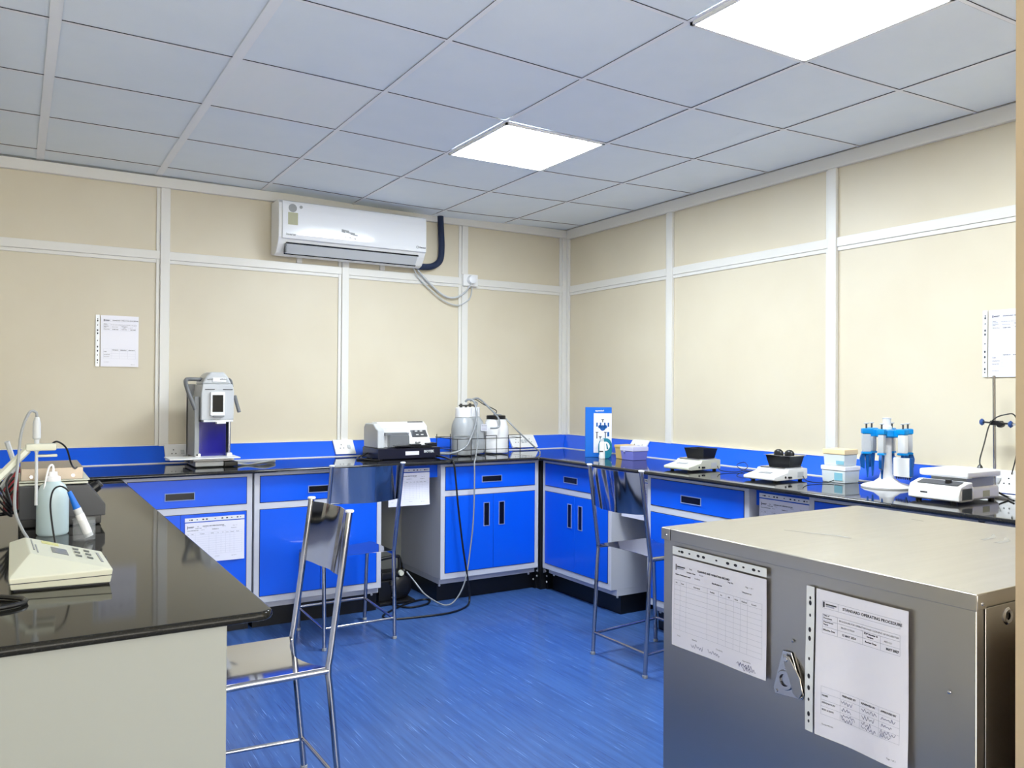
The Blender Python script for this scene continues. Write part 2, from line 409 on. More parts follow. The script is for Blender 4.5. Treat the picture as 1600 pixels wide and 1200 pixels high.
# ------------------------------------------------------------ cabinets
def cup(parent, cx_, cz, w_, h_):
    bm = BM(); e = .004
    box(bm, cx_-w_/2-e, cx_+w_/2+e, -.0075, -.004, cz+h_/2, cz+h_/2+e); box(bm, cx_-w_/2-e, cx_+w_/2+e, -.0075, -.004, cz-h_/2-e, cz-h_/2)
    box(bm, cx_-w_/2-e, cx_-w_/2, -.0075, -.004, cz-h_/2, cz+h_/2); box(bm, cx_+w_/2, cx_+w_/2+e, -.0075, -.004, cz-h_/2, cz+h_/2)
    h = obj('handle', bm, RIM, parent, False)
    bm = BM(); box(bm, cx_-w_/2, cx_+w_/2, -.0052, -.004, cz-h_/2, cz+h_/2); obj('recess', bm, SLOT, h, False) if False else obj('handle_recess', bm, SLOT, parent, False)
def cabinet(lab, L, loc, rz, split=.5, dh=.5, doorh=True, vh=True, left_single=False):
    t = thing('base_cabinet', lab, 'cabinet', loc, rz, 'blue fronted laboratory base cabinets')
    bm = BM(); box(bm, 0, L, 0, .62, .15, .876, .002, 1); box(bm, .012, L-.0, .045, .62, .112, .151)
    obj('carcass', bm, GREYL, t, False)
    f = .032
    bm = BM(); box(bm, f-.003, L-f+.003, -.0012, .002, .707, .858); box(bm, f-.003, L-f+.003, -.0012, .002, .187, .672); obj('door_gap_shade', bm, BLK, t, False)  # black backing sheet draws the shaded gap lines round drawer and doors
    bm = BM(); box(bm, f, L-f, -.004, .002, .710, .855, .0008, 1); d = obj('drawer', bm, BLUE, t)
    cup(d, L*dh, .768, .142, .034)
    m = f+(L-2*f)*split
    for (a, b_, hx_) in ((f, m-.001, m-.052), (m+.001, L-f, m+.062)):
        bm = BM(); box(bm, a, b_, -.004, .002, .190, .669, .0008, 1); d = obj('door', bm, BLUE, t)
        cup(d, hx_, .54, .036, .145)
    bm = BM(); box(bm, .012, L-.0, .075, .60, 0, .112); p = obj('plinth', bm, BLK, t, False)
    for xx in (.03, L-.03):
        bm = BM(); lathe(bm, [(0, -.006), (.006, -.006), (.008, 0), (0, 0)], (xx, .075, .098), 10, 'y'); obj('adjuster_cap', bm, WHITE, p)
    bm = BM(); lathe(bm, [(0, -.006), (.006, -.006), (.008, 0), (0, 0)], (L, .10, .098), 10, 'x') if False else box(bm, -.0, .004, .1, .115, .09, .105, .002); 
    bm.free()
    return t
cabinet('blue fronted cabinet under the tall dispensing machine', .66, (-3.275, -.70, 0), 0, split=.43, dh=.43)
cabinet('blue fronted cabinet behind the far left stool', .752, (-2.604, -.70, 0), 0)
cabinet('blue fronted cabinet under the two jugs at the left of the corner', .733, (-1.455, -.70, 0), 0, split=.52)
cabinet('blue fronted cabinet just right of the corner', .736, (-.70, -.721, 0), -PI/2, dh=.44, split=.5)
cabinet('blue fronted cabinet under the empty balance', .74, (-.70, -1.78, 0), -PI/2, dh=.47)
cabinet('blue fronted cabinet mostly hidden behind the steel box', .75, (-.70, -2.868, 0), -PI/2)
cabinet('blue fronted cabinet hidden under the hotplate stirrer end', .80, (-.70, -3.64, 0), -PI/2)
# corner filler, corner plinth block
bm = BM(); box(bm, -.70, -.085, -.70, -.085, .11, .87); t = thing('corner_unit', 'narrow dark corner filler between the two cabinet runs', 'cabinet', (0, 0, 0))
bm2 = BM(); box(bm2, -.714, -.69, -.714, -.69, .11, .87); obj('corner_strip', bm2, BLK, t, False); obj('carcass', bm, GREYL, t, False)
bm = BM(); box(bm, -.705, -.12, -.705, -.12, 0, .11); box(bm, -.7195, -.60, -.66, -.60, 0, .145); box(bm, -.66, -.60, -.7195, -.60, 0, .145); p = obj('plinth', bm, BLK, t, False)
for (x, y, z) in ((-.705, -.663, .12), (-.705, -.663, .085), (-.72, -.64, .06)):
    bm = BM(); lathe(bm, [(0, -.004), (.006, -.004), (.007, 0), (0, 0)], (x, y, z), 10, 'y'); obj('adjuster_cap', bm, WHITE, p)
for (x, y, z) in ((-.663, -.705, .12), (-.663, -.72, .09), (-.663, -.72, .05)):
    bm = BM(); lathe(bm, [(0, -.004), (.006, -.004), (.007, 0), (0, 0)], (x, y, z), 10, 'x'); obj('adjuster_cap', bm, WHITE, p)
# knee spaces: blue apron and grey back board
def knee(lab, L, loc, rz):
    t = thing('kneehole_panel', lab, 'panel', loc, rz)
    bm = BM(); box(bm, .001, L-.001, .05, .068, .79, .8765); obj('apron', bm, BLUE, t, False)
    bm = BM(); box(bm, .001, L-.001, .60, .615, .0, .8765); obj('back_board', bm, PANEL, t, False)
knee('blue apron and grey board of the knee space under the plate washer', .396, (-1.8515, -.70, 0), 0)
knee('blue apron and grey board of the knee space near the corner on the right', .322, (-.70, -1.4575, 0), -PI/2)
knee('blue apron and grey board of the knee space left of the steel box', .347, (-.70, -2.5205, 0), -PI/2)
# left bench
t = thing('laboratory_bench', 'grey panelled bench under the near black worktop', 'cabinet', (0, 0, 0))
bm = BM(); box(bm, XL+.01, -3.365, -3.556, -3.53, 0, .8575, .0015, 1); obj('end_panel', bm, PANEL, t, False)
bm = BM(); box(bm, XL+.01, -3.372, -3.529, -.79, .1, .8575); obj('carcass', bm, GREYL, t, False)
bm = BM(); box(bm, XL+.01, -3.42, -3.529, -.79, 0, .1); obj('plinth', bm, BLK, t, False)

# ------------------------------------------------------------ paper documents in plastic pockets
def squiggle(bm, x, z, w_, h_, y=-.0014, r=.00035, wv=None):
    pts = []; k = int(6+w_*260)
    for i in range(k): pts.append((x+w_*i/(k-1), y, z+h_*(.5*math.sin(i*2.1+x*99)+.35*random.uniform(-1, 1))))
    P = [wv(Vector(p)) if wv else Vector(p) for p in pts]; tube(bm, P, r, 4, 2)
def document(lab, loc, rz, w_, h_, kind, strip, tilt=0, bend=.006, detail=2, group='documents in plastic pockets'):
    t = thing('document_pocket', lab, 'document', loc, rz, group); t.rotation_euler = (0, tilt, rz)
    s = .021
    def wv(p):
        u = p.x/w_; v = p.z/h_
        return Vector((p.x, p.y-.0025-bend*(.35+.3*math.sin(2.6*u*PI+1)*(1-v)+.35*(1-v)*u+.15*math.sin(5*v+u*3)), p.z))
    def sheet(x0, x1, z0, z1, y0, th, m, nm, par):
        bm = BM(); nx = 14
        for yy in (y0, y0+th):
            g = [[bm.verts.new(wv(Vector((x0+(x1-x0)*i/nx, yy, z0+(z1-z0)*j/nx)))) for j in range(nx+1)] for i in range(nx+1)]
            for i in range(nx):
                for j in range(nx): bm.faces.new((g[i][j], g[i+1][j], g[i+1][j+1], g[i][j+1]))
        return obj(nm, bm, m, par)
    if strip == 'left': px0, px1, pz0, pz1 = s+.004, w_, 0, h_
    else: px0, px1, pz0, pz1 = 0, w_, 0, h_-s-.004
    pp = sheet(px0+.001, px1, pz0, pz1-.001, -.0006, .0005, PAPER, 'paper', t)
    if strip == 'left': st = sheet(0, s, 0, h_, -.0007, .0005, FILM, 'binding_strip', t)
    else: st = sheet(0, w_, h_-s, h_, -.0007, .0005, FILM, 'binding_strip', t)
    bm = BM()
    for q in (.08, .115, .2, .3, .36, .5, .62, .7, .78, .88, .93):
        r_ = .0035 if q in (.08, .2, .5, .78, .93) else .0052
        if strip == 'left': a = wv(Vector((s*.5, -.0012, h_*(1-q)))); sc = (.7, 1, 1.1)
        else: a = wv(Vector((w_*q, -.0012, h_-s*.5))); sc = (1.1, 1, .7)
        n_ = 10; vs = [bm.verts.new((a.x+r_*sc[0]*math.cos(2*PI*k/n_), a.y, a.z+r_*sc[2]*math.sin(2*PI*k/n_))) for k in range(n_)]
        bm.faces.new(vs)
    obj('punched_holes', bm, INK, st, False)
    W_, H_ = px1-px0, pz1-pz0
    X = lambda u: px0+u*W_
    Zz = lambda v: pz1-v*H_
    rules = BM(); ink = BM(); pen = BM()
    def hl(u0, u1, v, th=.0006, bmx=None):
        N = 8
        for k in range(N):
            a, c_ = X(u0+(u1-u0)*k/N), X(u0+(u1-u0)*(k+1)/N); z = Zz(v)
            q = [wv(Vector(p)) for p in ((a, -.001, z-th/2), (c_, -.001, z-th/2), (c_, -.001, z+th/2), (a, -.001, z+th/2))]
            (bmx or rules).faces.new([(bmx or rules).verts.new(p) for p in q])
    def vl(u, v0, v1, th=.0006):
        N = 6
        for k in range(N):
            x = X(u); a, c_ = Zz(v0+(v1-v0)*k/N), Zz(v0+(v1-v0)*(k+1)/N)
            q = [wv(Vector(p)) for p in ((x-th/2, -.001, a), (x+th/2, -.001, a), (x+th/2, -.001, c_), (x-th/2, -.001, c_))]
            rules.faces.new([rules.verts.new(p) for p in q])
    T = []
    def tx(s_, u, v, sz, al='LEFT', off=.0): T.append((s_, X(u), Zz(v), sz, al, off))
    if kind == 'sop':
        hl(.08, .92, .075); hl(.08, .92, .125); vl(.08, .075, .125); vl(.26, .075, .125); vl(.92, .075, .125)
        tx('STANDARD OPERATING PROCEDURE', .31, .108, .0094, 'LEFT', .0002)
        hl(.115, .24, .096, .0028, ink); hl(.115, .215, .108, .0034)
        hl(.085, .105, .1, .012, ink)
        for v in (.165, .205, .25, .295): hl(.08, .92, v)
        vl(.08, .165, .295); vl(.25, .165, .295); vl(.92, .165, .295); vl(.53, .205, .295); vl(.72, .205, .295)
        tx('Title of', .09, .178, .0058, 'LEFT', .0001); tx('Document', .09, .195, .0058, 'LEFT', .0001)
        tx('PROCEDURE FOR OPERATION AND CLEANING OF INCUBATOR', .27, .19, .0056)
        tx('Department', .09, .221, .0058, 'LEFT', .0001); tx('Name', .09, .238, .0058, 'LEFT', .0001)
        tx('PRODUCTION', .29, .232, .0058)
        tx('SOP Number &', .545, .221, .0058, 'LEFT', .0002); tx('Version', .575, .24, .0058, 'LEFT', .0002); tx('PRD/12/1', .76, .236, .0054)
        tx('Effective Date', .09, .276, .006, 'LEFT', .0001); tx('15 MAY 2024', .30, .28, .007, 'LEFT', .0002)
        tx('Review Date', .555, .275, .006, 'LEFT', .0002); tx('MAY 2027', .78, .28, .0076, 'LEFT', .0003)
        for v in (.655, .70, .745, .79, .845): hl(.08, .92, v, .0005)
        for u in (.08, .29, .5, .71, .92): vl(u, .655, .845, .0005)
        tx('NAME', .09, .72, .0062, 'LEFT', .0001); tx('DESIGNATION', .09, .768, .0056, 'LEFT', .0001); tx('SIGN & DATE', .09, .815, .0056, 'LEFT', .0001)
        tx('PREPARED BY', .31, .682, .0062, 'LEFT', .0002); tx('REVIEWED BY', .52, .682, .0062, 'LEFT', .0002); tx('APPROVED BY', .73, .682, .0062, 'LEFT', .0002)
        if detail > 1:
            for u in (.31, .52, .73):
                for v in (.72, .765, .805, .83): squiggle(pen, X(u+random.uniform(-.01, .01)), Zz(v), W_*random.uniform(.1, .17), .006, wv=wv)
        tx('Format PRD/001', .09, .915, .0048); tx('Page 1 of 3', .8, .96, .0052)
    else:
        hl(.055, .15, .11, .003, ink); hl(.055, .135, .128, .0036); hl(.04, .05, .12, .016, ink)
        tx('Title', .2, .115, .006, 'LEFT', .0001); tx('CLEANING AND OPERATION RECORD', .29, .115, .0074, 'LEFT', .0003)
        tx('Location / Area', .17, .155, .0058, 'LEFT', .0002); tx('Process', .31, .15, .0056)
        tx('Name of instrument used', .04, .205, .0062, 'LEFT', .0002); tx('Incubator', .26, .2, .006)
        tx('Identification no.', .45, .2, .006, 'LEFT', .0002); tx('Page No.', .62, .14, .0058, 'LEFT', .0001); tx('Page  1 of 1', .8, .14, .006); tx('Document no.', .77, .2, .0058, 'LEFT', .0001)
        us = (.03, .1, .17, .4, .52, .6, .68, .75, .82, .96)
        for k in range(11): hl(.03, .96, .26+.055*k, .0005)
        for u in us: vl(u, .26, .81, .0005)
        for u, s_ in ((.045, 'No.'), (.11, 'Date'), (.25, 'Description'), (.43, 'Reading'), (.54, 'On'), (.62, 'Off'), (.69, 'Done'), (.76, 'Checked'), (.86, 'Remark')): tx(s_, u, .298, .0056, 'LEFT', .0001)
        tx('Done by', .24, .87, .0056, 'LEFT', .0001); tx('Format', .07, .88, .005); tx('Checked by', .5, .88, .0056); tx('Approved by', .78, .89, .0056)
        if detail > 1:
            for u in (.23, .41, .72, .75): squiggle(pen, X(u), Zz(.93), W_*.13, .009, wv=wv)
            squiggle(pen, X(.78), Zz(.96), W_*.13, .008, wv=wv)
    text(T, 'printed_text', INK, pp, lambda p: wv(p)+Vector((0, -.0011, 0)))
    obj('table_rules', rules, INKL, pp, False)
    if len(ink.verts): obj('printed_mark', ink, INK, pp, False)
    else: ink.free()
    if len(pen.verts): obj('signatures', pen, INKB, pp, False)
    else: pen.free()
    return t
document('printed sheet in a plastic pocket on the back wall at the left', (-3.344, -.001, 1.466), 0, .228, .30, 'sop', 'left', detail=1)
document('printed sheet on the right wall at the edge beside the partition', (-.001, -3.258, 1.414), -PI/2, .228, .30, 'sop', 'left', detail=1)
document('log sheet on the blue door beneath the dispensing machine', (-2.966, -.705, .412), 0, .307, .24, 'log', 'top', tilt=0, detail=1)
document('log sheet hanging from the apron under the plate washer', (-1.795, -.652, .625), 0, .277, .228, 'log', 'top', detail=1, bend=.02)
document('log sheet hanging behind the stool near the corner', (-.652, -1.50, .60), -PI/2, .25, .24, 'log', 'top', detail=1)
document('log sheet hanging from the apron left of the steel box', (-.652, -2.545, .612), -PI/2, .30, .24, 'log', 'top', detail=1)
document('landscape log sheet at the left on the front of the steel box', (-2.2285, -3.644, .664), -PI/2, .32, .262, 'log', 'top', bend=.006)
document('tall operating procedure sheet on the front of the steel box', (-2.2285, -4.076, .592), -PI/2, .243, .318, 'sop', 'left', bend=.010)
tag(bpy.data.objects['document_pocket'], bpy.data.objects['document_pocket']['label'], 'document', 'documents in plastic pockets')

# ------------------------------------------------------------ steel incubator
IX0, IX1, IY0, IY1, IZ = -2.228, -1.385, -4.447, -3.600, .97
t = thing('incubator', 'large brushed stainless steel box in the right foreground', 'incubator', (0, 0, 0))
bm = BM(); box(bm, IX0+.002, IX1-.002, IY0+.002, IY1-.002, .04, IZ-.003, .0015, 1); obj('housing', bm, INOX, t)
bm = BM(); box(bm, IX0-.002, IX1+.002, IY0-.002, IY1+.002, IZ-.003, IZ, .0008, 1); obj('lid', bm, INOXT, t)
bm = BM(); box(bm, IX0-.0045, IX0+.001, IY0-.002, IY1-.035, IZ-.032, IZ-.001, .0015, 2); box(bm, IX0-.0045, IX0+.001, IY1-.033, IY1+.002, IZ-.032, IZ-.001, .0015, 2)
box(bm, IX0-.002, IX0+.03, IY0-.0025, IY0+.001, IZ-.03, IZ-.002, .0006, 1); obj('lid_lip', bm, INOX, t)
bm = BM(); box(bm, IX0+.028, IX1-.1, IY0-.0012, IY0, .05, IZ-.03, .0005, 1); obj('side_sheet', bm, INOX, t)
bm = BM()
for (x, y, z) in ((IX0, -4.035, .775), (IX0, -4.396, .774), (IX0-.0045, IY1-.018, IZ-.018)): lathe(bm, [(0, -.003), (.003, -.002), (.0038, 0), (0, 0)], (x, y, z), 12, 'x')
for (x, y, z) in ((IX0+.016, IY0-.002, IZ-.02),): lathe(bm, [(0, -.003), (.003, -.002), (.0038, 0), (0, 0)], (x, y, z), 12, 'y')
obj('screws', bm, STEEL, t)
bm = BM(); lathe(bm, [(.007, -.003), (.013, -.004), (.0165, -.001), (.0165, 0), (.007, 0)], (-2.125, IY0-.001, .916), 24, 'y'); k = obj('port_ring', bm, STEEL, t)
bm = BM(); cyl(bm, (-2.125, IY0-.0022, .916), .0085, .002, 'y', 20); obj('port_hole', bm, SLOT, k)
# latch: triangular plate, ring hole and swinging cover
bm = BM(); prism(bm, [(-4.021+.012, .748), (-4.021-.012, .748), (-4.067, .662), (-4.063, .650), (-3.987, .642), (-3.982, .655)], 'x', IX0-.004, IX0-.0005, .001, 1); lt = obj('latch_plate', bm, STEEL, t)
bm = BM(); lathe(bm, [(.014, -.006), (.021, -.006), (.023, -.003), (.023, 0), (.014, 0)], (IX0-.003, -4.018, .682), 24, 'x'); obj('latch_ring', bm, STEEL, lt)
bm = BM(); prism(bm, [(-4.016, .742), (-4.034, .738), (-4.064, .70), (-4.070, .672), (-4.060, .652), (-4.044, .660), (-4.034, .688), (-4.018, .722)], 'x', IX0-.012, IX0-.0085, .0012, 1); obj('latch_cover', bm, INOX, lt)
bm = BM(); cyl(bm, (IX0-.014, -4.024, .732), .006, .011, 'x', 14, .001)
for (y, z) in ((-3.992, .650), (-4.058, .655), (-4.018, .705)): cyl(bm, (IX0-.0065, y, z), .0035, .003, 'x', 10)
obj('latch_pivots', bm, STEEL, lt)
for (y) in (IY0+.08, IY1-.08):
    for x in (IX0+.08, IX1-.08):
        bm = BM(); cyl(bm, (x, y, 0), .022, .041, 'z', 16, .003); obj('foot', bm, BLKP, t)
# stain marks on the lid (darker smears of residue)
STAIN = mat('dull_smear', (150, 146, 138), .55, metal=.6)
bm = BM()
def smear(pts, r):
    P = [Vector((x, y, IZ+.0004)) for x, y in pts]
    for i in range(len(P)-1):
        d = (P[i+1]-P[i]).normalized(); s_ = Vector((-d.y, d.x, 0))
        ra, rb = r*math.sin(PI*max(i, .3)/len(P))+.001, r*math.sin(PI*min(i+1, len(P)-.5)/len(P))+.001
        bm.faces.new([bm.verts.new(q) for q in (P[i]+s_*ra, P[i]-s_*ra, P[i+1]-s_*rb, P[i+1]+s_*rb)])
smear([(-1.98, -3.80), (-1.96, -3.86), (-1.93, -3.92), (-1.93, -3.97)], .006)
smear([(-1.55, -4.12), (-1.60, -4.145), (-1.66, -4.15)], .006); smear([(-1.57, -4.16), (-1.62, -4.19), (-1.67, -4.19)], .008)
smear([(-1.50, -3.86), (-1.505, -3.90)], .003)
obj('lid_smears', bm, STAIN, t, False)

# ------------------------------------------------------------ stools
def stool(lab, loc, rz, w_, seatz, topz, footdy, topdy, bh=.2, fd=.40):
    t = thing('laboratory_stool', lab, 'stool', loc, rz, 'steel laboratory stools')
    h = w_/2; r = .0105
    for s in (-1, 1):
        bm = BM(); tube(bm, [(s*h, footdy, .012), (s*h, footdy*.09, seatz-.045), (s*h, footdy*.02+.001, seatz-.015), (s*h, topdy*.02+.001, seatz+.015), (s*h, topdy*.09, seatz+.045), (s*h, topdy, topz-.004)], r, 14)
        up = obj('upright', bm, TUBE, t)
        bm = BM(); cyl(bm, (s*h, topdy, topz-.005), r+.0035, .008, 'z', 16, .002); obj('end_cap', bm, WHITE, up)
        bm = BM(); cyl(bm, (s*h, footdy, 0), r+.002, .014, 'z', 14, .001); obj('foot_tip', bm, GREYP, up)
        bm = BM(); tube(bm, [(s*h, 0, seatz), (s*h, .12, seatz), (s*h, .30, seatz), (s*h, .355, seatz-.012), (s*h*1.0, .372, seatz-.06), (s*h, fd, .012)], r, 14, 5); fl = obj('leg', bm, TUBE, t)
        bm = BM(); cyl(bm, (s*h, fd, 0), r+.002, .014, 'z', 14, .001); obj('foot_tip', bm, GREYP, fl)
        bm = BM(); tube(bm, [(s*h, footdy*.85, .105), (s*h, fd-.004, .125)], .0072, 12); obj('stretcher', bm, TUBE, t)
    bm = BM(); tube(bm, [(-h, footdy*.85, .11), (h, footdy*.85, .11)], .0072, 12); obj('stretcher', bm, TUBE, t)
    bm = BM(); tube(bm, [(-h, fd-.004, .13), (h, fd-.004, .13)], .0072, 12); obj('stretcher', bm, TUBE, t)
    # curved backrest sheet
    def sheet(fn, nu, nv, th, nm, m):
        bm = BM(); A = []
        for off in (0, th):
            A.append([[bm.verts.new(fn(i/nu, j/nv, off)) for j in range(nv+1)] for i in range(nu+1)])
        for g in A:
            for i in range(nu):
                for j in range(nv): bm.faces.new((g[i][j], g[i+1][j], g[i+1][j+1], g[i][j+1]))
        for i in range(nu):
            for j in (0, nv): bm.faces.new((A[0][i][j], A[0][i+1][j], A[1][i+1][j], A[1][i][j]))
        for j in range(nv):
            for i in (0, nu): bm.faces.new((A[0][i][j], A[0][i][j+1], A[1][i][j+1], A[1][i][j]))
        return obj(nm, bm, m, t)
    zt, zb = topz-.012, topz-.012-bh
    def back(u, v, o):
        z = zb+(zt-zb)*v; f_ = (z-seatz)/(topz-seatz)
        y = topdy*f_
        q = 1-(2*u-1)**2
        return Vector((-h+w_*u, y-.036*q-o+.0022*math.sin(u*19+v*1.5), z-.008*q*(1-v)+.003*math.sin(u*PI)*0))
    sheet(back, 20, 6, .0015, 'backrest', STEEL)
    def seat(u, v, o):
        q = 1-(2*u-1)**2
        x = -h+w_*u; y0 = .0+.05*q
        return Vector((x, y0+(.365-y0)*v, seatz+.011-.010*q-o-.018*max(0, (v-.85)/.15)**2))
    sheet(seat, 16, 14, .0015, 'seat', STEEL)
    return t
# facing -x: local +Y -> world -x : rotz = +90deg
stool('near steel stool drawn up to the left bench', (-2.899, -2.628, 0), PI/2+.012, .371, .463, .955, -.045, -.065, .205)
stool('steel stool at the back in front of the plate washer', (-2.178, -1.196, 0), .02, .392, .460, .955, -.018, -.108, .182)
stool('steel stool near the corner beside the steel box', (-1.185, -2.16, 0), -PI/2, .400, .548, .968, -.030, -.058, .195, fd=.39)

# ------------------------------------------------------------ air conditioner
t = thing('air_conditioner', 'white split air conditioner high on the back wall', 'air conditioner', (-2.345, 0, 2.19)); AC = t
ACL = 1.015
bm = BM(); prism(bm, [(-.019, .012), (-.09, .0), (-.13, .012), (-.175, .065), (-.196, .105), (-.197, .32), (-.16, .345), (-.019, .345)], 'x', 0, ACL, .006, 3); obj('housing', bm, WHITE, t)
pr = [(-.196, .095), (-.206, .10), (-.2084, .125), (-.2085, .20), (-.2078, .28), (-.2035, .318), (-.199, .332), (-.188, .338), (-.184, .335), (-.192, .20)]
bm = BM(); prism(bm, pr, 'x', .022, ACL-.004, .001, 1); fp = obj('front_panel', bm, WHITEG, t)
bm = BM(); prism(bm, [(-.140, .016), (-.183, .068), (-.190, .066), (-.147, .011)], 'x', .055, ACL-.06, .001, 1); obj('louvre', bm, LGREYP, t)
bm = BM(); prism(bm, [(-.1835, .070), (-.1905, .068), (-.193, .074), (-.186, .078)], 'x', .05, ACL-.055); prism(bm, [(-.134, .010), (-.141, .006), (-.147, .011), (-.140, .015)], 'x', .05, ACL-.055)
box(bm, .046, .052, -.19, -.15, .012, .07, rot=None); obj('louvre_gap', bm, SLOT, t, False)
bm = BM(); cyl(bm, (.085, -.2092, .290), .026, .005, 'y', 20); cyl(bm, (.138, -.2088, .302), .010, .004, 'y', 14); obj('round_stickers', bm, GREYP, fp)
bm = BM(); box(bm, .056, .118, -.2096, -.206, .185, .262); box(bm, .064, .100, -.2102, -.206, .205, .24); obj('energy_label', bm, GLABEL, fp, False)
text([('Inverter', .045, .118, .022, 'LEFT', .0008)], 'small_lettering', GREYP, fp).location = (0, -.2093, 0)
bm = BM()
for (a, b_, z0, z1) in ((0, .05, .014, .022), (.0, .025, .004, .016), (.03, .09, .002, .010), (.06, .11, -.008, -.001), (.02, .035, -.03, -.022), (.05, .07, -.03, -.022), (.085, .10, -.034, -.024)):
    prism(bm, [(.405+a, .17+z0), (.405+b_, .17+z0-.006), (.405+b_, .17+z1-.006), (.405+a, .17+z1)], 'y', -.2104, -.206)
obj('centre_badge', bm, GREYP, fp, False)
bm = BM(); lathe(bm, [(.006, -.001), (.0085, -.001), (.0085, 0), (.006, 0)], (.945, -.2086, .128), 16, 'y'); obj('maker_ring', bm, DGREY, fp)
text([('General', .957, .123, .017, 'LEFT', .0006)], 'maker_lettering', DGREY, fp).location = (0, -.2093, 0)
bm = BM(); tube(bm, [(-1.142, -.035, 2.60), (-1.135, -.035, 2.48), (-1.13, -.035, 2.37), (-1.14, -.035, 2.28), (-1.185, -.037, 2.235), (-1.25, -.045, 2.216), (-1.345, -.06, 2.212)], .0225, 14, 6)
tag(obj('refrigerant_pipe', bm, PIPEI), 'dark blue insulated pipe curving from ceiling to air conditioner', 'pipe')
bm = BM(); box(bm, -.955, -.835, -.045, -.0, 2.105, 2.192, .004); t = thing('wall_switch', 'white wall outlet on the rail right of the air conditioner', 'switch')
obj('face_plate', bm, WHITE, t)
bm = BM(); lathe(bm, [(0, -.04), (.02, -.04), (.03, -.034), (.033, 0), (0, 0)], (-.895, -.045, 2.15), 24, 'y'); pl = obj('round_plug', bm, WHITEG, t)
bm = BM(); box(bm, -.862, -.856, -.048, -.044, 2.158, 2.176); obj('indicator', bm, SLOT, t, False)
bm = BM(); tube(bm, [(-1.37, -.1, 2.215), (-1.34, -.06, 2.20), (-1.24, -.03, 2.12), (-1.12, -.03, 2.03), (-1.03, -.03, 2.012), (-.95, -.04, 2.05), (-.905, -.075, 2.12)], .0065, 10, 6)
under(obj('power_cord', bm, LGREYP), AC)
bm = BM(); tube(bm, [(-1.385, -.08, 2.215), (-1.30, -.03, 2.13), (-1.2, -.025, 2.05), (-1.1, -.025, 1.985), (-1.0, -.025, 1.96), (-.93, -.025, 1.985), (-.885, -.025, 2.03), (-.875, -.03, 2.11)], .0045, 10, 6)
under(obj('power_cord', bm, LGREYP), AC)

# ------------------------------------------------------------ tall dispensing machine
t = thing('dispensing_machine', 'tall grey benchtop pipetting machine with a side handle and dark screen', 'machine', (-2.765, -.45, WZ))
bm = BM(); box(bm, -.115, .04, -.05, .28, .006, .034, .006); obj('base', bm, LGREYP, t)
bm = BM(); box(bm, -.105, .10, -.03, .27, 0, .022, .003); box(bm, .04, .115, -.06, .02, .004, .03, .004); obj('base_shadow_part', bm, BLKP, t).name = 'lower_base_shade'  # black block is dark plinth and the shade under the base together
bm = BM(); box(bm, -.255, .12, -.10, .10, .050, .058, .003); box(bm, -.12, .10, -.03, .12, .034, .044, .002); obj('deck', bm, WHITE, t)
bm = BM(); box(bm, -.13, .10, .02, .24, .022, .05); obj('deck_support', bm, DGREY, t)
bm = BM(); box(bm, -.112, -.085, .0, .25, .058, .40, .006); box(bm, .09, .10, .06, .25, .058, .30, .004); box(bm, -.112, .095, .20, .26, .03, .47, .01); obj('column', bm, GREYP, t)
bm = BM(); box(bm, -.082, .07, .05, .06, .058, .255); obj('shield', bm, BLUEPAN, t)
bm = BM(); tube(bm, [(-.09, .02, .056), (-.09, .02, .27)], .006, 10); tube(bm, [(.082, .02, .056), (.082, .02, .27)], .006, 10); obj('guide_rods', bm, STEEL, t)
bm = BM()
for x in (-.09, .082): box(bm, x-.014, x+.014, 0, .04, .056, .076, .003)
obj('rod_feet', bm, WHITE, t)
bm = BM(); prism(bm, [(-.083, .265), (.096, .265), (.098, .42), (.09, .47), (-.075, .47), (-.083, .42)], 'y', -.03, .20, .008, 3); hd = obj('head', bm, LGREYP, t)
bm = BM(); prism(bm, [(-.078, .468), (.088, .468), (.065, .515), (.045, .538), (-.028, .538), (-.052, .515)], 'y', -.015, .18, .012, 3); obj('dome', bm, LGREYP, hd)
bm = BM(); box(bm, -.062, -.01, -.0325, -.028, .437, .441); box(bm, .035, .088, -.0325, -.028, .437, .441); obj('vent_slots', bm, DGREY, hd, False)
bm = BM(); box(bm, -.02, .055, -.019, -.010, .482, .507, .002); obj('name_label', bm, WHITE, hd)
bm = BM(); box(bm, -.035, .045, -.045, -.028, .29, .425, .005); sc_ = obj('display_bezel', bm, WHITE, hd)
bm = BM(); box(bm, -.024, .034, -.047, -.044, .312, .408, .001); obj('screen', bm, STLG, sc_)
bm = BM(); box(bm, -.02, .04, -.055, -.03, .285, .293, .003); obj('grip', bm, GREYP, hd)
bm = BM(); box(bm, -.07, .092, -.035, .1, .255, .266, .002); box(bm, .0, .05, -.045, 0, .245, .256, .002); obj('tip_clamp', bm, WHITE, hd)
bm = BM(); tube(bm, [(-.06, .08, .495), (-.13, .06, .497), (-.152, .04, .490), (-.158, .0, .465), (-.14, -.02, .40), (-.112, -.03, .325)], .0115, 10, 6); obj('handle', bm, HANDLE, t)
bm = BM(); tube(bm, [(.06, .08, .50), (.088, .04, .495), (.096, .02, .455)], .0085, 10, 5); tube(bm, [(.115, .03, .40), (.118, .0, .36), (.128, -.02, .31)], .0105, 10, 4); obj('handle', bm, HANDLE, t)
text([('epMotion', .02, .495, .011, 'LEFT', .0003), ('eppendorf', -.05, .495, .009, 'LEFT', .0003)], 'small_lettering', DGREY, hd).location = (0, -.0195, 0)
bm = BM()
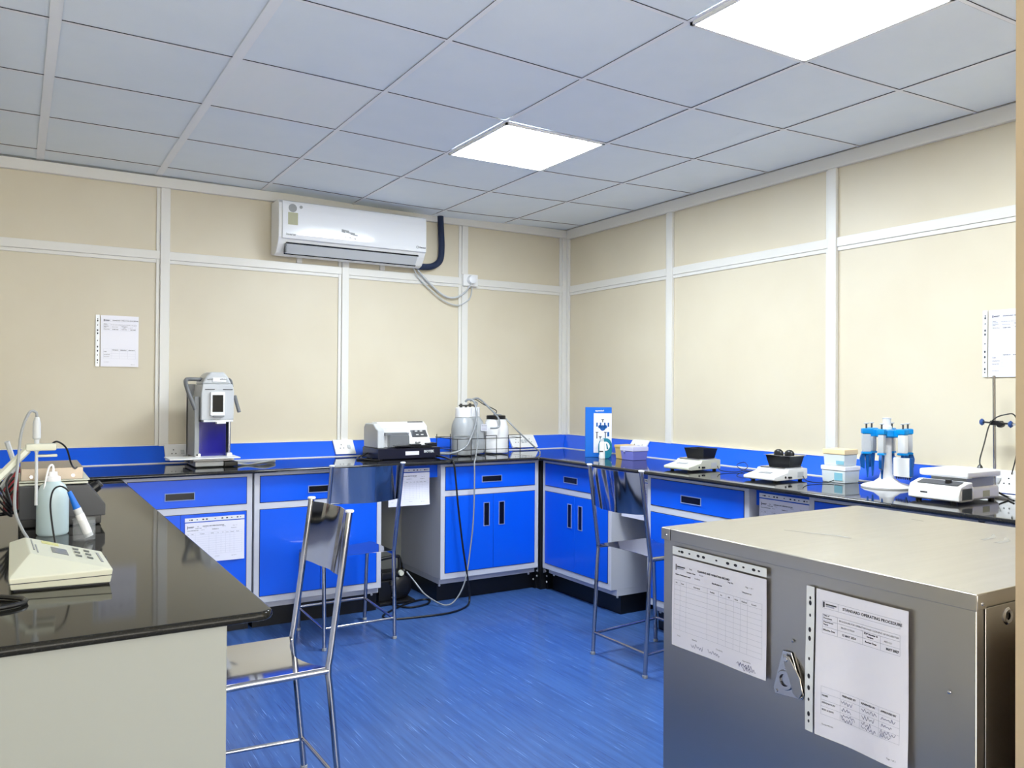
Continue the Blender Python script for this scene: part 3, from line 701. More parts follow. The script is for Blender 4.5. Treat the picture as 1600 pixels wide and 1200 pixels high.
for k in range(3): tube(bm, [(-2.64, -.40-.03*k, WZ+.012), (-2.58, -.46, WZ+.006), (-2.50, -.44-.02*k, WZ+.006+.006*k), (-2.40, -.36, WZ+.006+.005*k), (-2.44, -.30, WZ+.006), (-2.56, -.36+.01*k, WZ+.01), (-2.63, -.36, WZ+.012)], .0045, 8, 5)
tag(obj('cable_coil', bm, GREYP), 'flat coil of grey cable right of the dispensing machine', 'cable')

# ------------------------------------------------------------ plate washer
t = thing('plate_washer', 'white and black microplate washer on the back worktop', 'washer', (-1.794, -.5, WZ))
bm = BM(); box(bm, 0, .433, 0, .27, .004, .072, .004); bs = obj('base', bm, NAVY, t)
bm = BM(); prism(bm, [(.02, .072), (.26, .072), (.26, .20), (.235, .225), (.10, .228), (.055, .20), (.02, .19)], 'x', .003, .05, .008, 3)
sb = obj('side_housing', bm, LGREYP, t)
bm = BM(); prism(bm, [(.09, .072), (.26, .072), (.26, .20), (.235, .232), (.15, .234), (.10, .205)], 'x', .048, .385, .006, 3); obj('main_housing', bm, WHITE, t)
bm = BM(); prism(bm, [(.04, .072), (.26, .072), (.26, .20), (.235, .232), (.155, .234), (.05, .115)], 'x', .235, .385, .004, 2); cp = obj('control_housing', bm, WHITE, t)
a = math.atan2(.234-.115, .155-.05)
bm = BM(); prism(bm, [(.066, .137), (.150, .2325), (.147, .236), (.063, .1405)], 'x', .262, .372, .001, 1); kp = obj('keypad', bm, DGREY, cp)
bm = BM()
for (u, v) in ((.30, .5), (.335, .5), (.30, .35), (.335, .35), (.30, .12), (.335, .12), (.30, .7), (.335, .7)):
    y = .063+.084*v; z = .1405+.0955*v; box(bm, u-.009, u+.009, y-.004, y+.002, z-.003, z+.003, .001)
obj('keys', bm, WHITE, kp)
bm = BM(); box(bm, .07, .235, .06, .09, .15, .168, .002); box(bm, .10, .235, .05, .11, .075, .15, .003); obj('wash_head', bm, DGREY, t)
bm = BM(); box(bm, .055, .24, .015, .018, .078, .2, .001); box(bm, .055, .058, .015, .09, .078, .2, .001); box(bm, .055, .24, .015, .1, .197, .2, .001); obj('splash_cover', bm, GLASSY, t)
bm = BM(); box(bm, .12, .40, -.012, .10, .078, .088, .002); box(bm, .22, .29, -.015, .05, .088, .096, .002); box(bm, .34, .41, .0, .09, .088, .1, .003); obj('plate_carrier', bm, BLKP, t)
bm = BM(); cyl(bm, (.10, .045, .159), .006, .02, 'y', 10); cyl(bm, (.225, .045, .162), .006, .02, 'y', 10); obj('pins', bm, STEEL, t)
bm = BM(); box(bm, .185, .28, -.0015, .001, .026, .05); obj('paper_label', bm, PAPER, bs, False)
text([('BIOTEK', .315, .04, .024, 'LEFT', .0012)], 'lettering', LGREYP, bs).location = (0, -.0012, 0)
text([('ELx50', .27, .09, .017, 'LEFT', .001)], 'model_lettering', DGREY, cp).location = (0, .037, .008)
for (x, y) in ((.03, .03), (.40, .03), (.03, .24), (.40, .24)):
    bm = BM(); cyl(bm, (x, y, 0), .012, .006, 'z', 12); obj('foot', bm, BLKP, t)
bm = BM(); tube(bm, [(-1.80, -.30, WZ+.03), (-1.86, -.34, WZ+.012), (-1.90, -.42, WZ+.006), (-1.84, -.47, WZ+.005), (-1.80, -.40, WZ+.005)], .005, 8, 5)
tube(bm, [(-1.80, -.33, WZ+.035), (-1.87, -.40, WZ+.014), (-1.86, -.50, WZ+.006), (-1.80, -.54, WZ+.005)], .005, 8, 5)
tag(obj('cable_coil', bm, BLKP), 'tangle of black cable left of the plate washer', 'cable')

# ------------------------------------------------------------ jugs in wire rack
def jug(lab, loc, r, h, neck, m, capm, caph):
    t = thing('plastic_jug', lab, 'jug', loc, 0, 'plastic jugs in the wire rack')
    bm = BM(); lathe(bm, [(0, 0), (r*.94, 0), (r, .012), (r, h*.62), (r*.97, h*.74), (r*.86, h*.84), (neck*1.2, h*.93), (neck, h*.96), (neck, h), (0, h)], (0, 0, 0), 36); obj('body', bm, m, t)
    bm = BM(); lathe(bm, [(neck*1.12, h*.955), (neck*1.14, h*.96), (neck*1.14, h+caph), (neck*1.02, h+caph+.004), (0, h+caph+.004)], (0, 0, 0), 30); c_ = obj('cap', bm, capm, t)
    return t, c_, h+caph
jl, cl, hl_ = jug('grey translucent jug with tall white cap, front left of the rack', (-1.137, -.40, WZ+.008), .083, .265, .05, HDPE, HDPEW, .05)
jm, cm, hm_ = jug('grey translucent jug with tall white cap beside the washer tubes', (-1.005, -.285, WZ+.008), .083, .265, .045, HDPE, HDPEW, .05)
jr, cr, hr_ = jug('bright white jug with flat black lid, right end of the rack', (-.835, -.32, WZ+.008), .09, .245, .06, HDPEW, BLKP, .012)
bm = BM(); box(bm, .0, .05, -.0015, 0, .155, .20); o = obj('printed_label', bm, PAPER, jm, False); o.location = (.022, -.083, 0)
bm = BM()
for k in range(4): box(bm, .004, .046, -.0025, -.001, .162+.01*k, .164+.01*k)
o2 = obj('label_lines', bm, INK, o, False)
for par, hh in ((jl, hl_), (jm, hm_)):
    bm = BM(); cyl(bm, (-.02, 0, hh), .009, .03, 'z', 12); cyl(bm, (.018, 0, hh), .008, .022, 'z', 12); box(bm, -.035, .03, -.009, .009, hh+.012, hh+.022, .003); obj('valve', bm, WIRE, par)
t = thing('wire_rack', 'dark wire rack holding the jugs on the back worktop', 'rack', (0, 0, WZ))
bm = BM(); x0, x1, y0, y1, r_ = -1.245, -.735, -.50, -.19, .0026
for z in (.045, .118): tube(bm, [(x0, y0, z), (x1, y0, z), (x1, y1, z), (x0, y1, z), (x0, y0, z)], r_, 6)
for k, x in enumerate((-1.235, -1.13, -1.02, -.935, -.84, -.745)):
    tube(bm, [(x, y0, .002), (x, y0, .138 if k != 0 else .12)], r_, 6)
    tube(bm, [(x, y1, .002), (x, y1, .138)], r_, 6)
tube(bm, [(-1.13, y0, .138), (-1.235, y0+.05, .138)], r_, 6); tube(bm, [(-1.02, y0, .138), (-.935, y0, .138)], r_, 6); tube(bm, [(-.84, y0, .138), (-.745, y0, .138)], r_, 6)
for x in (-1.13, -1.02, -.935, -.84): tube(bm, [(x, y0, .005), (x, y1, .005)], r_, 6)
obj('wire_frame', bm, WIRE, t)
tube_specs = [
 ('grey_tubing', 'thick grey tube arching from left jug down to the washer', [(-1.13, -.41, 1.262), (-1.115, -.425, 1.278), (-1.085, -.45, 1.265), (-1.085, -.488, 1.20), (-1.10, -.505, 1.12), (-1.145, -.515, 1.02), (-1.19, -.52, .96), (-1.27, -.50, .925), (-1.35, -.44, .92)], .0075, TUBEG),
 ('grey_tubing', 'grey tube looping from the middle jug over the white jug', [(-1.03, -.30, 1.268), (-.97, -.30, 1.285), (-.91, -.33, 1.23), (-.875, -.42, 1.15), (-.895, -.46, 1.09), (-.945, -.43, 1.08)], .0065, TUBEG),
 ('grey_tubing', 'thin black tube from middle valve to the black lid', [(-1.035, -.29, 1.277), (-.98, -.29, 1.275), (-.92, -.30, 1.24), (-.86, -.31, 1.215), (-.82, -.30, 1.195), (-.84, -.32, 1.17)], .0035, WIRE),
 ('grey_tubing', 'clear tube trailing from the rack down to the right corner', [(-.845, -.30, 1.168), (-.78, -.32, 1.16), (-.72, -.40, 1.07), (-.62, -.46, .96), (-.57, -.48, .912), (-.60, -.53, .902)], .0055, TUBEG),
 ('clear_hose', 'clear hose hanging from middle jug over the worktop to the floor', [(-1.00, -.30, 1.262), (-1.015, -.37, 1.25), (-1.04, -.40, 1.20), (-1.085, -.505, 1.0), (-1.15, -.60, .915), (-1.23, -.74, .906), (-1.256, -.772, .88), (-1.256, -.775, .80), (-1.264, -.78, .55), (-1.285, -.78, .35), (-1.33, -.80, .16), (-1.39, -.80, .05), (-1.46, -.78, .012), (-1.54, -.68, .06), (-1.58, -.60, .13), (-1.615, -.545, .19)], .0048, TUBEG),
 ('black_cable', 'long black cable hanging from plate washer into a floor loop', [(-1.40, -.44, .915), (-1.38, -.55, .910), (-1.40, -.70, .906), (-1.402, -.766, .89), (-1.39, -.772, .80), (-1.372, -.78, .6), (-1.342, -.79, .35), (-1.31, -.80, .14), (-1.30, -.80, .03), (-1.36, -.86, .007), (-1.50, -.93, .007), (-1.70, -.92, .007), (-1.86, -.88, .007), (-1.88, -.80, .007), (-1.80, -.72, .007), (-1.66, -.62, .007), (-1.53, -.57, .007), (-1.48, -.60, .007), (-1.54, -.68, .007), (-1.66, -.70, .007), (-1.72, -.62, .012), (-1.73, -.58, .05)], .006, BLKP)]
for nm, lb, pts, r_, m in tube_specs:
    bm = BM(); tube(bm, pts, r_, 10, 7); tag(obj(nm, bm, m), lb, 'cable' if 'cable' in nm else 'tube')

# ------------------------------------------------------------ vacuum pump on the floor
t = thing('vacuum_pump', 'black vacuum pump with handle on the floor under the washer', 'pump', (-1.69, -.50, 0))
bm = BM(); box(bm, -.12, .12, -.08, .14, 0, .022, .006); obj('base', bm, BLKP, t)
bm = BM(); lathe(bm, [(0, -.06), (.05, -.06), (.072, -.045), (.076, -.01), (.076, .06), (.06, .09), (0, .09)], (.035, 0, .098), 28, 'y')
for k in range(5): lathe(bm, [(.07, -.03+.022*k), (.081, -.03+.022*k), (.081, -.022+.022*k), (.07, -.022+.022*k)], (.035, 0, .098), 28, 'y')
obj('motor', bm, BLKP, t)
bm = BM(); box(bm, -.115, -.03, -.05, .1, .02, .15, .01); box(bm, -.09, .05, -.04, .06, .15, .20, .012); obj('pump_head', bm, BLKP, t)
bm = BM(); tube(bm, [(-.075, 0, .18), (-.10, 0, .255), (-.085, 0, .275), (.02, 0, .285), (.042, 0, .275), (.045, 0, .23), (.04, 0, .18)], .011, 10, 5); obj('handle', bm, BLKP, t)
bm = BM(); lathe(bm, [(0, -.02), (.016, -.02), (.018, 0), (0, 0)], (.03, -.05, .19), 16, 'y'); obj('gauge', bm, OFFW, t)
bm = BM(); tube(bm, [(.03, -.02, .18), (.07, -.03, .20)], .012, 10); cyl(bm, (-.03, -.055, .12), .013, .03, 'z', 12); obj('fitting', bm, WIRE, t)

# ------------------------------------------------------------ things on the right worktop
RW = lambda x, y: (x, y, WZ)
# blue carton
t = thing('pipette_carton', 'tall blue carton with a white picture panel near the corner', 'box', (-.468, -.882, WZ), -.62)
bm = BM(); box(bm, 0, .176, 0, .07, 0, .335, .0015, 1); ct = obj('carton_body', bm, CARTB, t)
bm = BM(); box(bm, .056, .176, -.0012, .001, .03, .295); pn = obj('picture_panel', bm, PAPER, ct, False)
bm = BM(); X0 = .116
for (x, z, r_) in ((X0-.018, .205, .012), (X0, .197, .019), (X0+.018, .205, .012)): lathe(bm, [(0, -.001), (r_, -.001), (r_, 0), (0, 0)], (x, -.0012, z), 16, 'y')
for dx in (-.038, .038, -.014, .014): box(bm, X0+dx-.005, X0+dx+.005, -.0022, -.001, .205, .232)
box(bm, X0+.031, X0+.044, -.0022, -.001, .14, .17)
obj('picture_shapes', bm, DBLUE, pn, False)
bm = BM()
for dx, a, b_ in ((-.038, .125, .165), (-.016, .09, .135), (.018, .12, .165), (0, .235, .25)): box(bm, X0+dx-.003, X0+dx+.003, -.0022, -.001, a, b_); box(bm, X0+dx-.009, X0+dx+.009, -.0022, -.001, b_, b_+.005)
obj('picture_marks', bm, DGREY, pn, False)
text([('eppendorf', .066, .308, .016, 'LEFT', .0005)], 'carton_lettering', WHITE, ct).location = (0, -.001, 0)
# white bottle, teal holder
t = thing('small_bottle', 'small white bottle leaning by the teal holder', 'bottle', (-.44, -1.03, WZ))
bm = BM(); lathe(bm, [(0, 0), (.019, 0), (.021, .004), (.021, .10), (.016, .112), (0, .112)], (0, 0, 0), 22); obj('body', bm, WHITE, t)
bm = BM(); lathe(bm, [(.014, .11), (.016, .112), (.016, .13), (0, .131)], (0, 0, 0), 20); obj('cap', bm, LGREYP, t)
bm = BM(); box(bm, -.012, .012, -.0225, -.0195, .045, .052); o = obj('label_print', bm, DGREY, t, False); o.rotation_euler = (0, 0, -.9)
t = thing('tag_holder', 'teal oval stand with a white face beside the boxes', 'holder', (-.43, -1.05, WZ), -PI/2+.95)
bm = BM(); pts = []
for k in range(24):
    a = 2*PI*k/24; pts.append((.045*math.copysign(abs(math.cos(a))**.8, math.cos(a)), .067+.067*math.copysign(abs(math.sin(a))**.7, math.sin(a))))
prism(bm, pts, 'y', 0, .022, .003, 2); obj('holder_body', bm, TEAL, t)
bm = BM(); lathe(bm, [(0, -.002), (.030, -.002), (.030, 0), (0, 0)], (0, 0, .082), 24, 'y', sx=1); fc = obj('white_face', bm, WHITE, t)
bm = BM()
for s in (-1, 1): prism(bm, [(s*.005, .095), (s*.010, .102), (s*.016, .085), (s*.02, .062), (s*.010, .062), (s*.008, .08)], 'y', -.003, -.0018)
obj('face_marks', bm, TEAL, fc, False)
def lidbox(name, lab, cat, loc, w_, d_, h_, lh, mb, ml, grp=None, taper=.006, rz=-PI/2):
    t = thing(name, lab, cat, loc, rz, grp)
    bm = BM()
    tt = BM(); bmesh.ops.create_cube(tt, size=1)
    for v in tt.verts:
        k = taper if v.co.z < 0 else 0
        v.co = Vector(((v.co.x+.5)*(w_-2*k)+k, (v.co.y+.5)*(d_-2*k)+k, (v.co.z+.5)*(h_-lh)))
    bmesh.ops.bevel(tt, geom=tt.edges[:], offset=.004, segments=2, affect='EDGES', profile=.5); absorb(bm, tt); obj('box_body', bm, mb, t)
    bm = BM(); box(bm, -.003, w_+.003, -.003, d_+.003, h_-lh, h_, .004); l = obj('lid', bm, ml, t); return t, l
lidbox('tip_box', 'beige translucent box left of the violet box', 'box', (-.36, -1.062, WZ), .072, .11, .092, .02, YEL, YEL)
t, l = lidbox('storage_box', 'violet translucent box with a pale lid near the corner', 'box', (-.375, -1.14, WZ), .125, .125, .088, .03, PURP, LILAC)
bm = BM(); box(bm, .035, .05, -.007, -.002, .05, .066, .002); obj('catch', bm, LILAC, t)
# balances
def balance(lab, loc, rz, full):
    t = thing('laboratory_balance', lab, 'balance', loc, rz, 'white laboratory balances')
    # local: x = width (right), front -y. front panel faces the aisle
    bm = BM(); prism(bm, [(0, .012), (0, .027), (.10, .047), (.11, .062), (.26, .062), (.26, .009), (.02, .008)], 'x', 0, .19, .005, 2); b_ = obj('housing', bm, OFFW if not full else WHITE, t)
    bm = BM(); prism(bm, [(.022, .0325), (.085, .0450), (.084, .047), (.021, .0345)], 'x', .05, .14, .001, 1); kp = obj('control_strip', bm, WHITE, b_)
    bm = BM(); prism(bm, [(.04, .0385), (.066, .0435), (.065, .046), (.039, .041)], 'x', .06, .13, .001, 1); obj('display', bm, GREYP, b_)
    bm = BM(); box(bm, .189, .1915, .18, .225, .02, .046); obj('rating_plate', bm, LGREYP, b_, False)
    bm = BM(); cyl(bm, (.1888, .085, .024), .006, .003, 'x', 12); box(bm, .1888, .20, .105, .125, .018, .027, .002); obj('socket', bm, BLKP, b_)
    bm = BM(); box(bm, .02, .17, .105, .25, .062, .068, .002); obj('pan', bm, STEEL, t)
    for (x, y) in ((.03, .04), (.16, .04), (.03, .24), (.16, .24)):
        bm = BM(); cyl(bm, (x, y, 0), 0.011, .012, 'z', 14, .002); obj('foot', bm, DGREY, t)
    return t
def tray(lab, loc, rz, lidded):
    t = thing('weighing_tray', lab, 'tray', loc, rz, 'black trays on the balances')
    bm = BM(); w_, d_, h_, k = .145, .115, .056, .012; th = .003
    def ring(z, o, kk): return [(-w_/2-o+kk, -d_/2-o+kk, z), (w_/2+o-kk, -d_/2-o+kk, z), (w_/2+o-kk, d_/2+o-kk, z), (-w_/2-o+kk, d_/2+o-kk, z)]
    R_ = [ring(0, 0, k), ring(h_, 0, 0), ring(h_, -th, 0), ring(th, -th, k)]
    V = [[bm.verts.new(p) for p in rr] for rr in R_]
    for a, b_ in zip(V, V[1:]):
        for i in range(4): bm.faces.new((a[i], a[(i+1) % 4], b_[(i+1) % 4], b_[i]))
    bm.faces.new(V[0][::-1]); bm.faces.new(V[-1]); obj('tray_body', bm, DGREY if False else BLKP, t, False)
    if lidded:
        bm = BM(); box(bm, -w_/2-.008, w_/2+.008, -d_/2-.006, d_/2+.006, h_, h_+.003, .001); ld = obj('steel_cover', bm, STEEL, t)
        for x in (-.045, .02):
            bm = BM(); lathe(bm, [(.026, 0), (.028, .004), (.024, .016), (.012, .024), (0, .026)], (x, .01, h_+.003), 24, 'z', sx=1, sy=.6); obj('round_weight', bm, BLKP, ld)
BA = balance('white balance with plain black tray, left of the pair', (-.60, -1.80, WZ), -PI/2+.05, 0)
tray('open black tray on the balance nearer the corner', (-.415, -1.905, WZ+.0682), -PI/2+.05, 0)
BB = balance('white balance with covered black tray, right of the pair', (-.60, -2.39, WZ), -PI/2+.05, 1)
tray('black tray with a steel cover and round dark lumps on it', (-.415, -2.495, WZ+.0682), -PI/2+.05, 1)
for (x, y, own) in ((-.40, -1.99, BA), (-.42, -2.58, BB)):
    bm = BM(); tube(bm, [(x+.0, y-.03, WZ+.03), (x-.02, y-.075, WZ+.01), (x+.06, y-.12, WZ+.004), (x+.16, y-.10, WZ+.02), (x+.19, y-.05, WZ+.045), (x+.14, y-.04, WZ+.03), (x+.15, y-.09, WZ+.004), (x+.22, y-.16, WZ+.004), (x+.25, y-.25, WZ+.004)], .0022, 8, 6)
    under(obj('power_cord', bm, BLKP), own)
# tip boxes
lidbox('tip_box', 'frosted box with pale blue rack, bottom of the stack of two', 'box', (-.30, -2.625, WZ), .135, .115, .082, .022, TIPW, HDPEW, 'stacked frosted tip boxes', .003)
bm = BM(); box(bm, .075, .12, -.0012, .001, .012, .05, .0005); o = obj('blue_insert', bm, TIPB, bpy.data.objects['tip_box.001'])
t, l = lidbox('tip_box', 'frosted box with peach lid, on top of the stack of two', 'box', (-.293, -2.63, WZ+.0825), .122, .10, .082, .026, TIPW, PEACH, 'stacked frosted tip boxes', .003)
bm = BM(); box(bm, .075, .118, -.0012, .001, .008, .026, .0005); obj('blue_insert', bm, TIPB, t)
# pipette carousel
t = thing('pipette_stand', 'white carousel stand with blue ring on the right worktop', 'pipette stand', (-.245, -2.945, WZ))
bm = BM(); lathe(bm, [(0, 0), (.112, 0), (.114, .006), (.10, .014), (.06, .024), (.034, .044), (.026, .08), (.021, .14), (.020, .24), (.022, .262), (.022, .285), (.017, .29), (.018, .32), (.022, .325), (0, .327)], (0, 0, 0), 32)
obj('stand_body', bm, WHITE, t)
bm = BM(); lathe(bm, [(.024, .235), (.05, .235), (.056, .242), (.054, .268), (.024, .272)], (0, 0, 0), 30)
for k in range(6):
    a = 2*PI*k/6+.35; cx2, cy2 = .062*math.cos(a), .062*math.sin(a)
    box(bm, cx2-.016, cx2+.016, cy2-.014, cy2+.014, .238, .272, .006, rot=Matrix.Rotation(a, 3, 'Z'))
obj('holder_ring', bm, SKYB, t)
def pipette(lab, k, multi):
    a = 2*PI*k/6+.35; R0 = .092
    t = thing('pipette', lab, 'pipette', (-.245+R0*math.cos(a), -2.945+R0*math.sin(a), WZ+.05), a+PI/2, 'pipettes hanging on the carousel')
    bm = BM(); prism(bm, [(-.018, .115), (.018, .115), (.020, .14), (.019, .20), (-.019, .20), (-.020, .14)], 'x', -.013, .013, .005, 2); g = obj('grip', bm, LGREYP if not multi else WHITE, t)
    bm = BM(); box(bm, -.016, .016, -.022, .030, .200, .226, .006); box(bm, -.016, .016, -.021, .021, .105, .116, .004); obj('blue_collar', bm, SKYB, t)
    bm = BM(); cyl(bm, (0, 0, .226), .004, .022, 'z', 12); s_ = obj('plunger', bm, DGREY, t)
    bm = BM(); cyl(bm, (0, 0, .247), .011, .005, 'z', 18, .0015); obj('plunger_button', bm, LGREYP, s_)
    if multi:
        bm = BM(); box(bm, -.008, .008, -.006, .006, .03, .108, .003); obj('shaft', bm, DBLUE, t)
        bm = BM(); box(bm, -.012, .012, -.045, .045, .008, .095, .004); mh = obj('manifold', bm, WHITE, t)
        bm = BM(); box(bm, -.010, .010, -.052, -.044, .012, .098, .004); box(bm, -.010, .010, .044, .052, .012, .098, .004); obj('manifold_cheeks', bm, DBLUE, mh)
        bm = BM()
        for q in range(8): lathe(bm, [(0, -.004), (.002, -.004), (.0036, .008), (0, .008)], (0, -.038+q*.0108, 0), 8)
        obj('nozzles', bm, BLKP, mh)
    else:
        bm = BM(); lathe(bm, [(0, -.005), (.0035, -.005), (.006, .03), (.0115, .10), (.0115, .11), (0, .11)], (0, .006, 0), 16); obj('shaft', bm, DBLUE, t)
        bm = BM(); prism(bm, [(-.026, .045), (-.008, .035), (-.006, .108), (-.022, .108), (-.030, .085)], 'x', -.007, .007, .003, 2); obj('ejector', bm, DBLUE, t)
PL = ['pipette hanging on the carousel side toward the wall', 'pipette hanging at the far left of the carousel', 'wide grip pipette at the left front of the carousel', 'pipette hanging at the front centre of the carousel', 'multichannel pipette with white comb on the right of the carousel', 'pipette hanging at the back right of the carousel']
for k in range(6): pipette(PL[k], k, k == 4)
# hotplate stirrer
t = thing('hotplate_stirrer', 'white hotplate magnetic stirrer at the right end of the worktop', 'stirrer', (-.56, -3.25, WZ), -PI/2); HS = t
bm = BM(); box(bm, 0, .215, .012, .11, .008, .072, .010, 3); prism(bm, [(0.0, .012), (0.0, .040), (.012, .070), (.07, .086), (.10, .086), (.10, .012)], 'x', 0, .215, .006, 3); hb = obj('control_housing', bm, WHITE, t)
bm = BM(); box(bm, .015, .20, .09, .33, .008, .062, .012, 3); obj('rear_housing', bm, HDPEW, t)
bm = BM(); prism(bm, [(.016, .0735), (.062, .0855), (.061, .0875), (.015, .0755)], 'x', .03, .20, .001, 1); ds = obj('control_strip', bm, DGREY, hb)
bm = BM(); lathe(bm, [(0, 0), (.014, 0), (.012, .014), (0, .015)], (.15, .04, .079), 18); obj('knob', bm, BLKP, ds)
bm = BM(); box(bm, .04, .19, .10, .30, .060, .102, .003); obj('heater_neck', bm, GREYP, t)
bm = BM(); box(bm, .005, .21, .07, .32, .100, .128, .008, 3); obj('plate', bm, HDPEW, t)
bm = BM(); box(bm, .1995, .2012, .20, .25, .02, .045); obj('yellow_label', bm, GLABEL, t, False)
bm = BM(); box(bm, .055, .085, -.0008, .001, .036, .042); obj('maker_mark', bm, DGREY, hb, False)
for (x, y) in ((.03, .03), (.18, .03), (.03, .3), (.18, .3)):
    bm = BM(); cyl(bm, (x, y, 0), .012, .012, 'z', 12); obj('foot', bm, BLKP, t)
# retort stand with clamp boss
t = thing('retort_stand', 'thin grey metal rod stand behind the hotplate stirrer', 'stand', (-.125, -3.372, WZ))
bm = BM(); tube(bm, [(.004, -.0, .003), (-.004, 0, .520)], .0062, 12); obj('rod', bm, TUBE, t)
bm = BM(); box(bm, -.06, .06, -.12, .0, 0, .010, .002); obj('base_plate', bm, WHITE, t)
t2 = thing('clamp_boss', 'black clamp boss with blue screw knobs on the rod', 'clamp', (-.127, -3.372, 1.213))
bm = BM(); box(bm, -.012, .012, -.034, .014, -.010, .010, .004); lathe(bm, [(0, -.014), (.012, -.014), (.014, 0), (.012, .014), (0, .014)], (-.006, -.03, -.006), 16, 'x'); tube(bm, [(0, .012, 0), (0, .045, .002)], .004, 8); tube(bm, [(0, -.03, 0), (0, -.055, -.002)], .004, 8); obj('boss', bm, BLKP, t2)
for y in (.052, -.068):
    bm = BM(); lathe(bm, [(0, -.008), (.009, -.007), (.013, 0), (.009, .007), (0, .008)], (0, y, .002 if y > 0 else -.004), 18, 'y', sy=1.2); obj('screw_knob', bm, KNOBB, t2)
bm = BM(); tube(bm, [(0, -.075, -.004), (0, -.11, -.004)], .005, 8); obj('side_rod', bm, TUBE, t2)
bm = BM(); tube(bm, [(-.26, -3.385, 1.036), (-.235, -3.37, 1.06), (-.17, -3.352, 1.12), (-.145, -3.36, 1.2), (-.14, -3.385, 1.235), (-.13, -3.42, 1.25), (-.11, -3.445, 1.25), (-.09, -3.45, 1.2), (-.06, -3.43, 1.08), (-.05, -3.405, .99)], .0028, 8, 6)
bm2 = BM(); lathe(bm2, [(.012, 0), (.009, .008), (.004, .014), (0, .016)], (-.262, -3.385, 1.0255), 14); absorb(bm, bm2)
tag(obj('probe_cable', bm, WIRE), 'thin dark probe cable looping from the hotplate over the clamp', 'cable')
bm = BM(); tube(bm, [(-.2, -3.42, WZ+.03), (-.18, -3.46, WZ+.008), (-.13, -3.50, WZ+.006), (-.07+.0, -3.47, WZ+.006), (-.12, -3.42, WZ+.006), (-.2, -3.47, WZ+.006), (-.26, -3.52, WZ+.006)], .004, 8, 6)
under(obj('power_cord', bm, BLKP), HS)

# ------------------------------------------------------------ left bench equipment
LZ = .878
# pH meter (wedge)
t = thing('ph_meter', 'cream wedge shaped meter with keypad, nearest on the left bench', 'meter', (0, 0, 0)); PM = t
bm = BM()
Vb = [(-3.745, -3.10), (-3.540, -3.17), (-3.530, -2.93), (-3.735, -2.82)]
def poly(bm, verts, faces, bev):
    t_ = BM(); V = [t_.verts.new(v) for v in verts]
    for f_ in faces: t_.faces.new([V[i] for i in f_])
    bmesh.ops.recalc_face_normals(t_, faces=t_.faces[:]); bmesh.ops.bevel(t_, geom=t_.edges[:], offset=bev, segments=2, affect='EDGES', profile=.5); absorb(bm, t_)
PHV = [(-3.743, -3.13, LZ+.004), (-3.543, -3.15, LZ+.004), (-3.536, -2.93, LZ+.004), (-3.745, -2.80, LZ+.004),
       (-3.748, -3.13, LZ+.030), (-3.538, -3.155, LZ+.036), (-3.545, -2.935, LZ+.040), (-3.748, -2.80, LZ+.060),
       (-3.705, -3.03, LZ+.068), (-3.712, -2.81, LZ+.072)]
poly(bm, PHV, [(0, 1, 2, 3), (0, 1, 5, 4), (1, 2, 6, 5), (2, 3, 7, 9, 6), (3, 0, 4, 7), (4, 5, 8), (5, 6, 9, 8), (4, 8, 9, 7)], .003)
ph = obj('housing', bm, OFFW, t)
bm = BM(); tube(bm, [(-3.7470, -3.131, LZ+.018), (-3.5408, -3.1535, LZ+.022), (-3.5345, -2.935, LZ+.026)], .0011, 6); obj('seam', bm, DGREY, ph)
# frame on the top facet
A0, A1, A2 = Vector(PHV[8]), Vector(PHV[5]), Vector(PHV[9])
ex = (A1-A0); ey = (A2-A0); nn = ex.cross(ey).normalized(); nn = nn if nn.z > 0 else -nn
def facet(u0, u1, v0, v1, m, nm, par, h=.0012):
    bm = BM(); q = [A0+ex*u+ey*v for (u, v) in ((u0, v0), (u1, v0), (u1, v1), (u0, v1))]
    a_ = [bm.verts.new(p-nn*.0005) for p in q]; b_ = [bm.verts.new(p+nn*h) for p in q]
    bm.faces.new(a_[::-1]); bm.faces.new(b_)
    for i in range(4): bm.faces.new((a_[i], a_[(i+1) % 4], b_[(i+1) % 4], b_[i]))
    return obj(nm, bm, m, par, False)
facet(.30, .50, .30, .62, LCD, 'display', ph)
facet(.20, .42, .78, .93, YLAB, 'yellow_sticker', ph)
facet(.06, .075, .25, .88, GREYP, 'strip_line', ph); facet(.10, .115, .12, .6, GREYP, 'strip_line', ph); facet(.9, .93, .3, .8, GREYP, 'strip_line', ph)
for (u, v) in ((.6, .35), (.6, .55), (.6, .75), (.74, .35), (.74, .55), (.74, .75)): facet(u, u+.07, v, v+.07, LCD, 'key', ph, .0025)
bm = BM(); prism(bm, [(-3.738, -3.12), (-3.548, -3.14), (-3.541, -2.94), (-3.74, -2.81)], 'z', LZ, LZ+.006); obj('foot', bm, DGREY, t, False)
# electrode arm and stand (base mostly outside the frame)
t = thing('electrode_stand', 'cream electrode arm with a round holder at the left edge', 'stand', (-3.86, -2.50, LZ))
bm = BM(); box(bm, -.07, .075, -.16, .12, 0, .03, .006); obj('base', bm, OFFW, t)
bm = BM(); prism(bm, [(.0, .03), (.085, .03), (.05, .22), (.02, .24), (.0, .24)], 'y', -.09, -.03, .004, 2); obj('housing', bm, OFFW, t)
bm = BM(); tube(bm, [(.02, .0, .10), (.06, .05, .17), (.155, .10, .272)], .012, 6); obj('lower_arm', bm, OFFW, t)
bm = BM(); tube(bm, [(.08, .38, .12), (.125, .36, .20), (.10, .34, .285)], .008, 6); obj('rear_strut', bm, LGREYP, t)
bm = BM(); box(bm, .150, .232, .085, .118, .268, .290, .005); box(bm, .178, .235, .095, .115, .248, .256, .003); obj('holder', bm, OFFW, t)
t = thing('glass_electrode', 'slim grey probe standing upright in the cream holder', 'electrode', (-3.681, -2.40, .98))
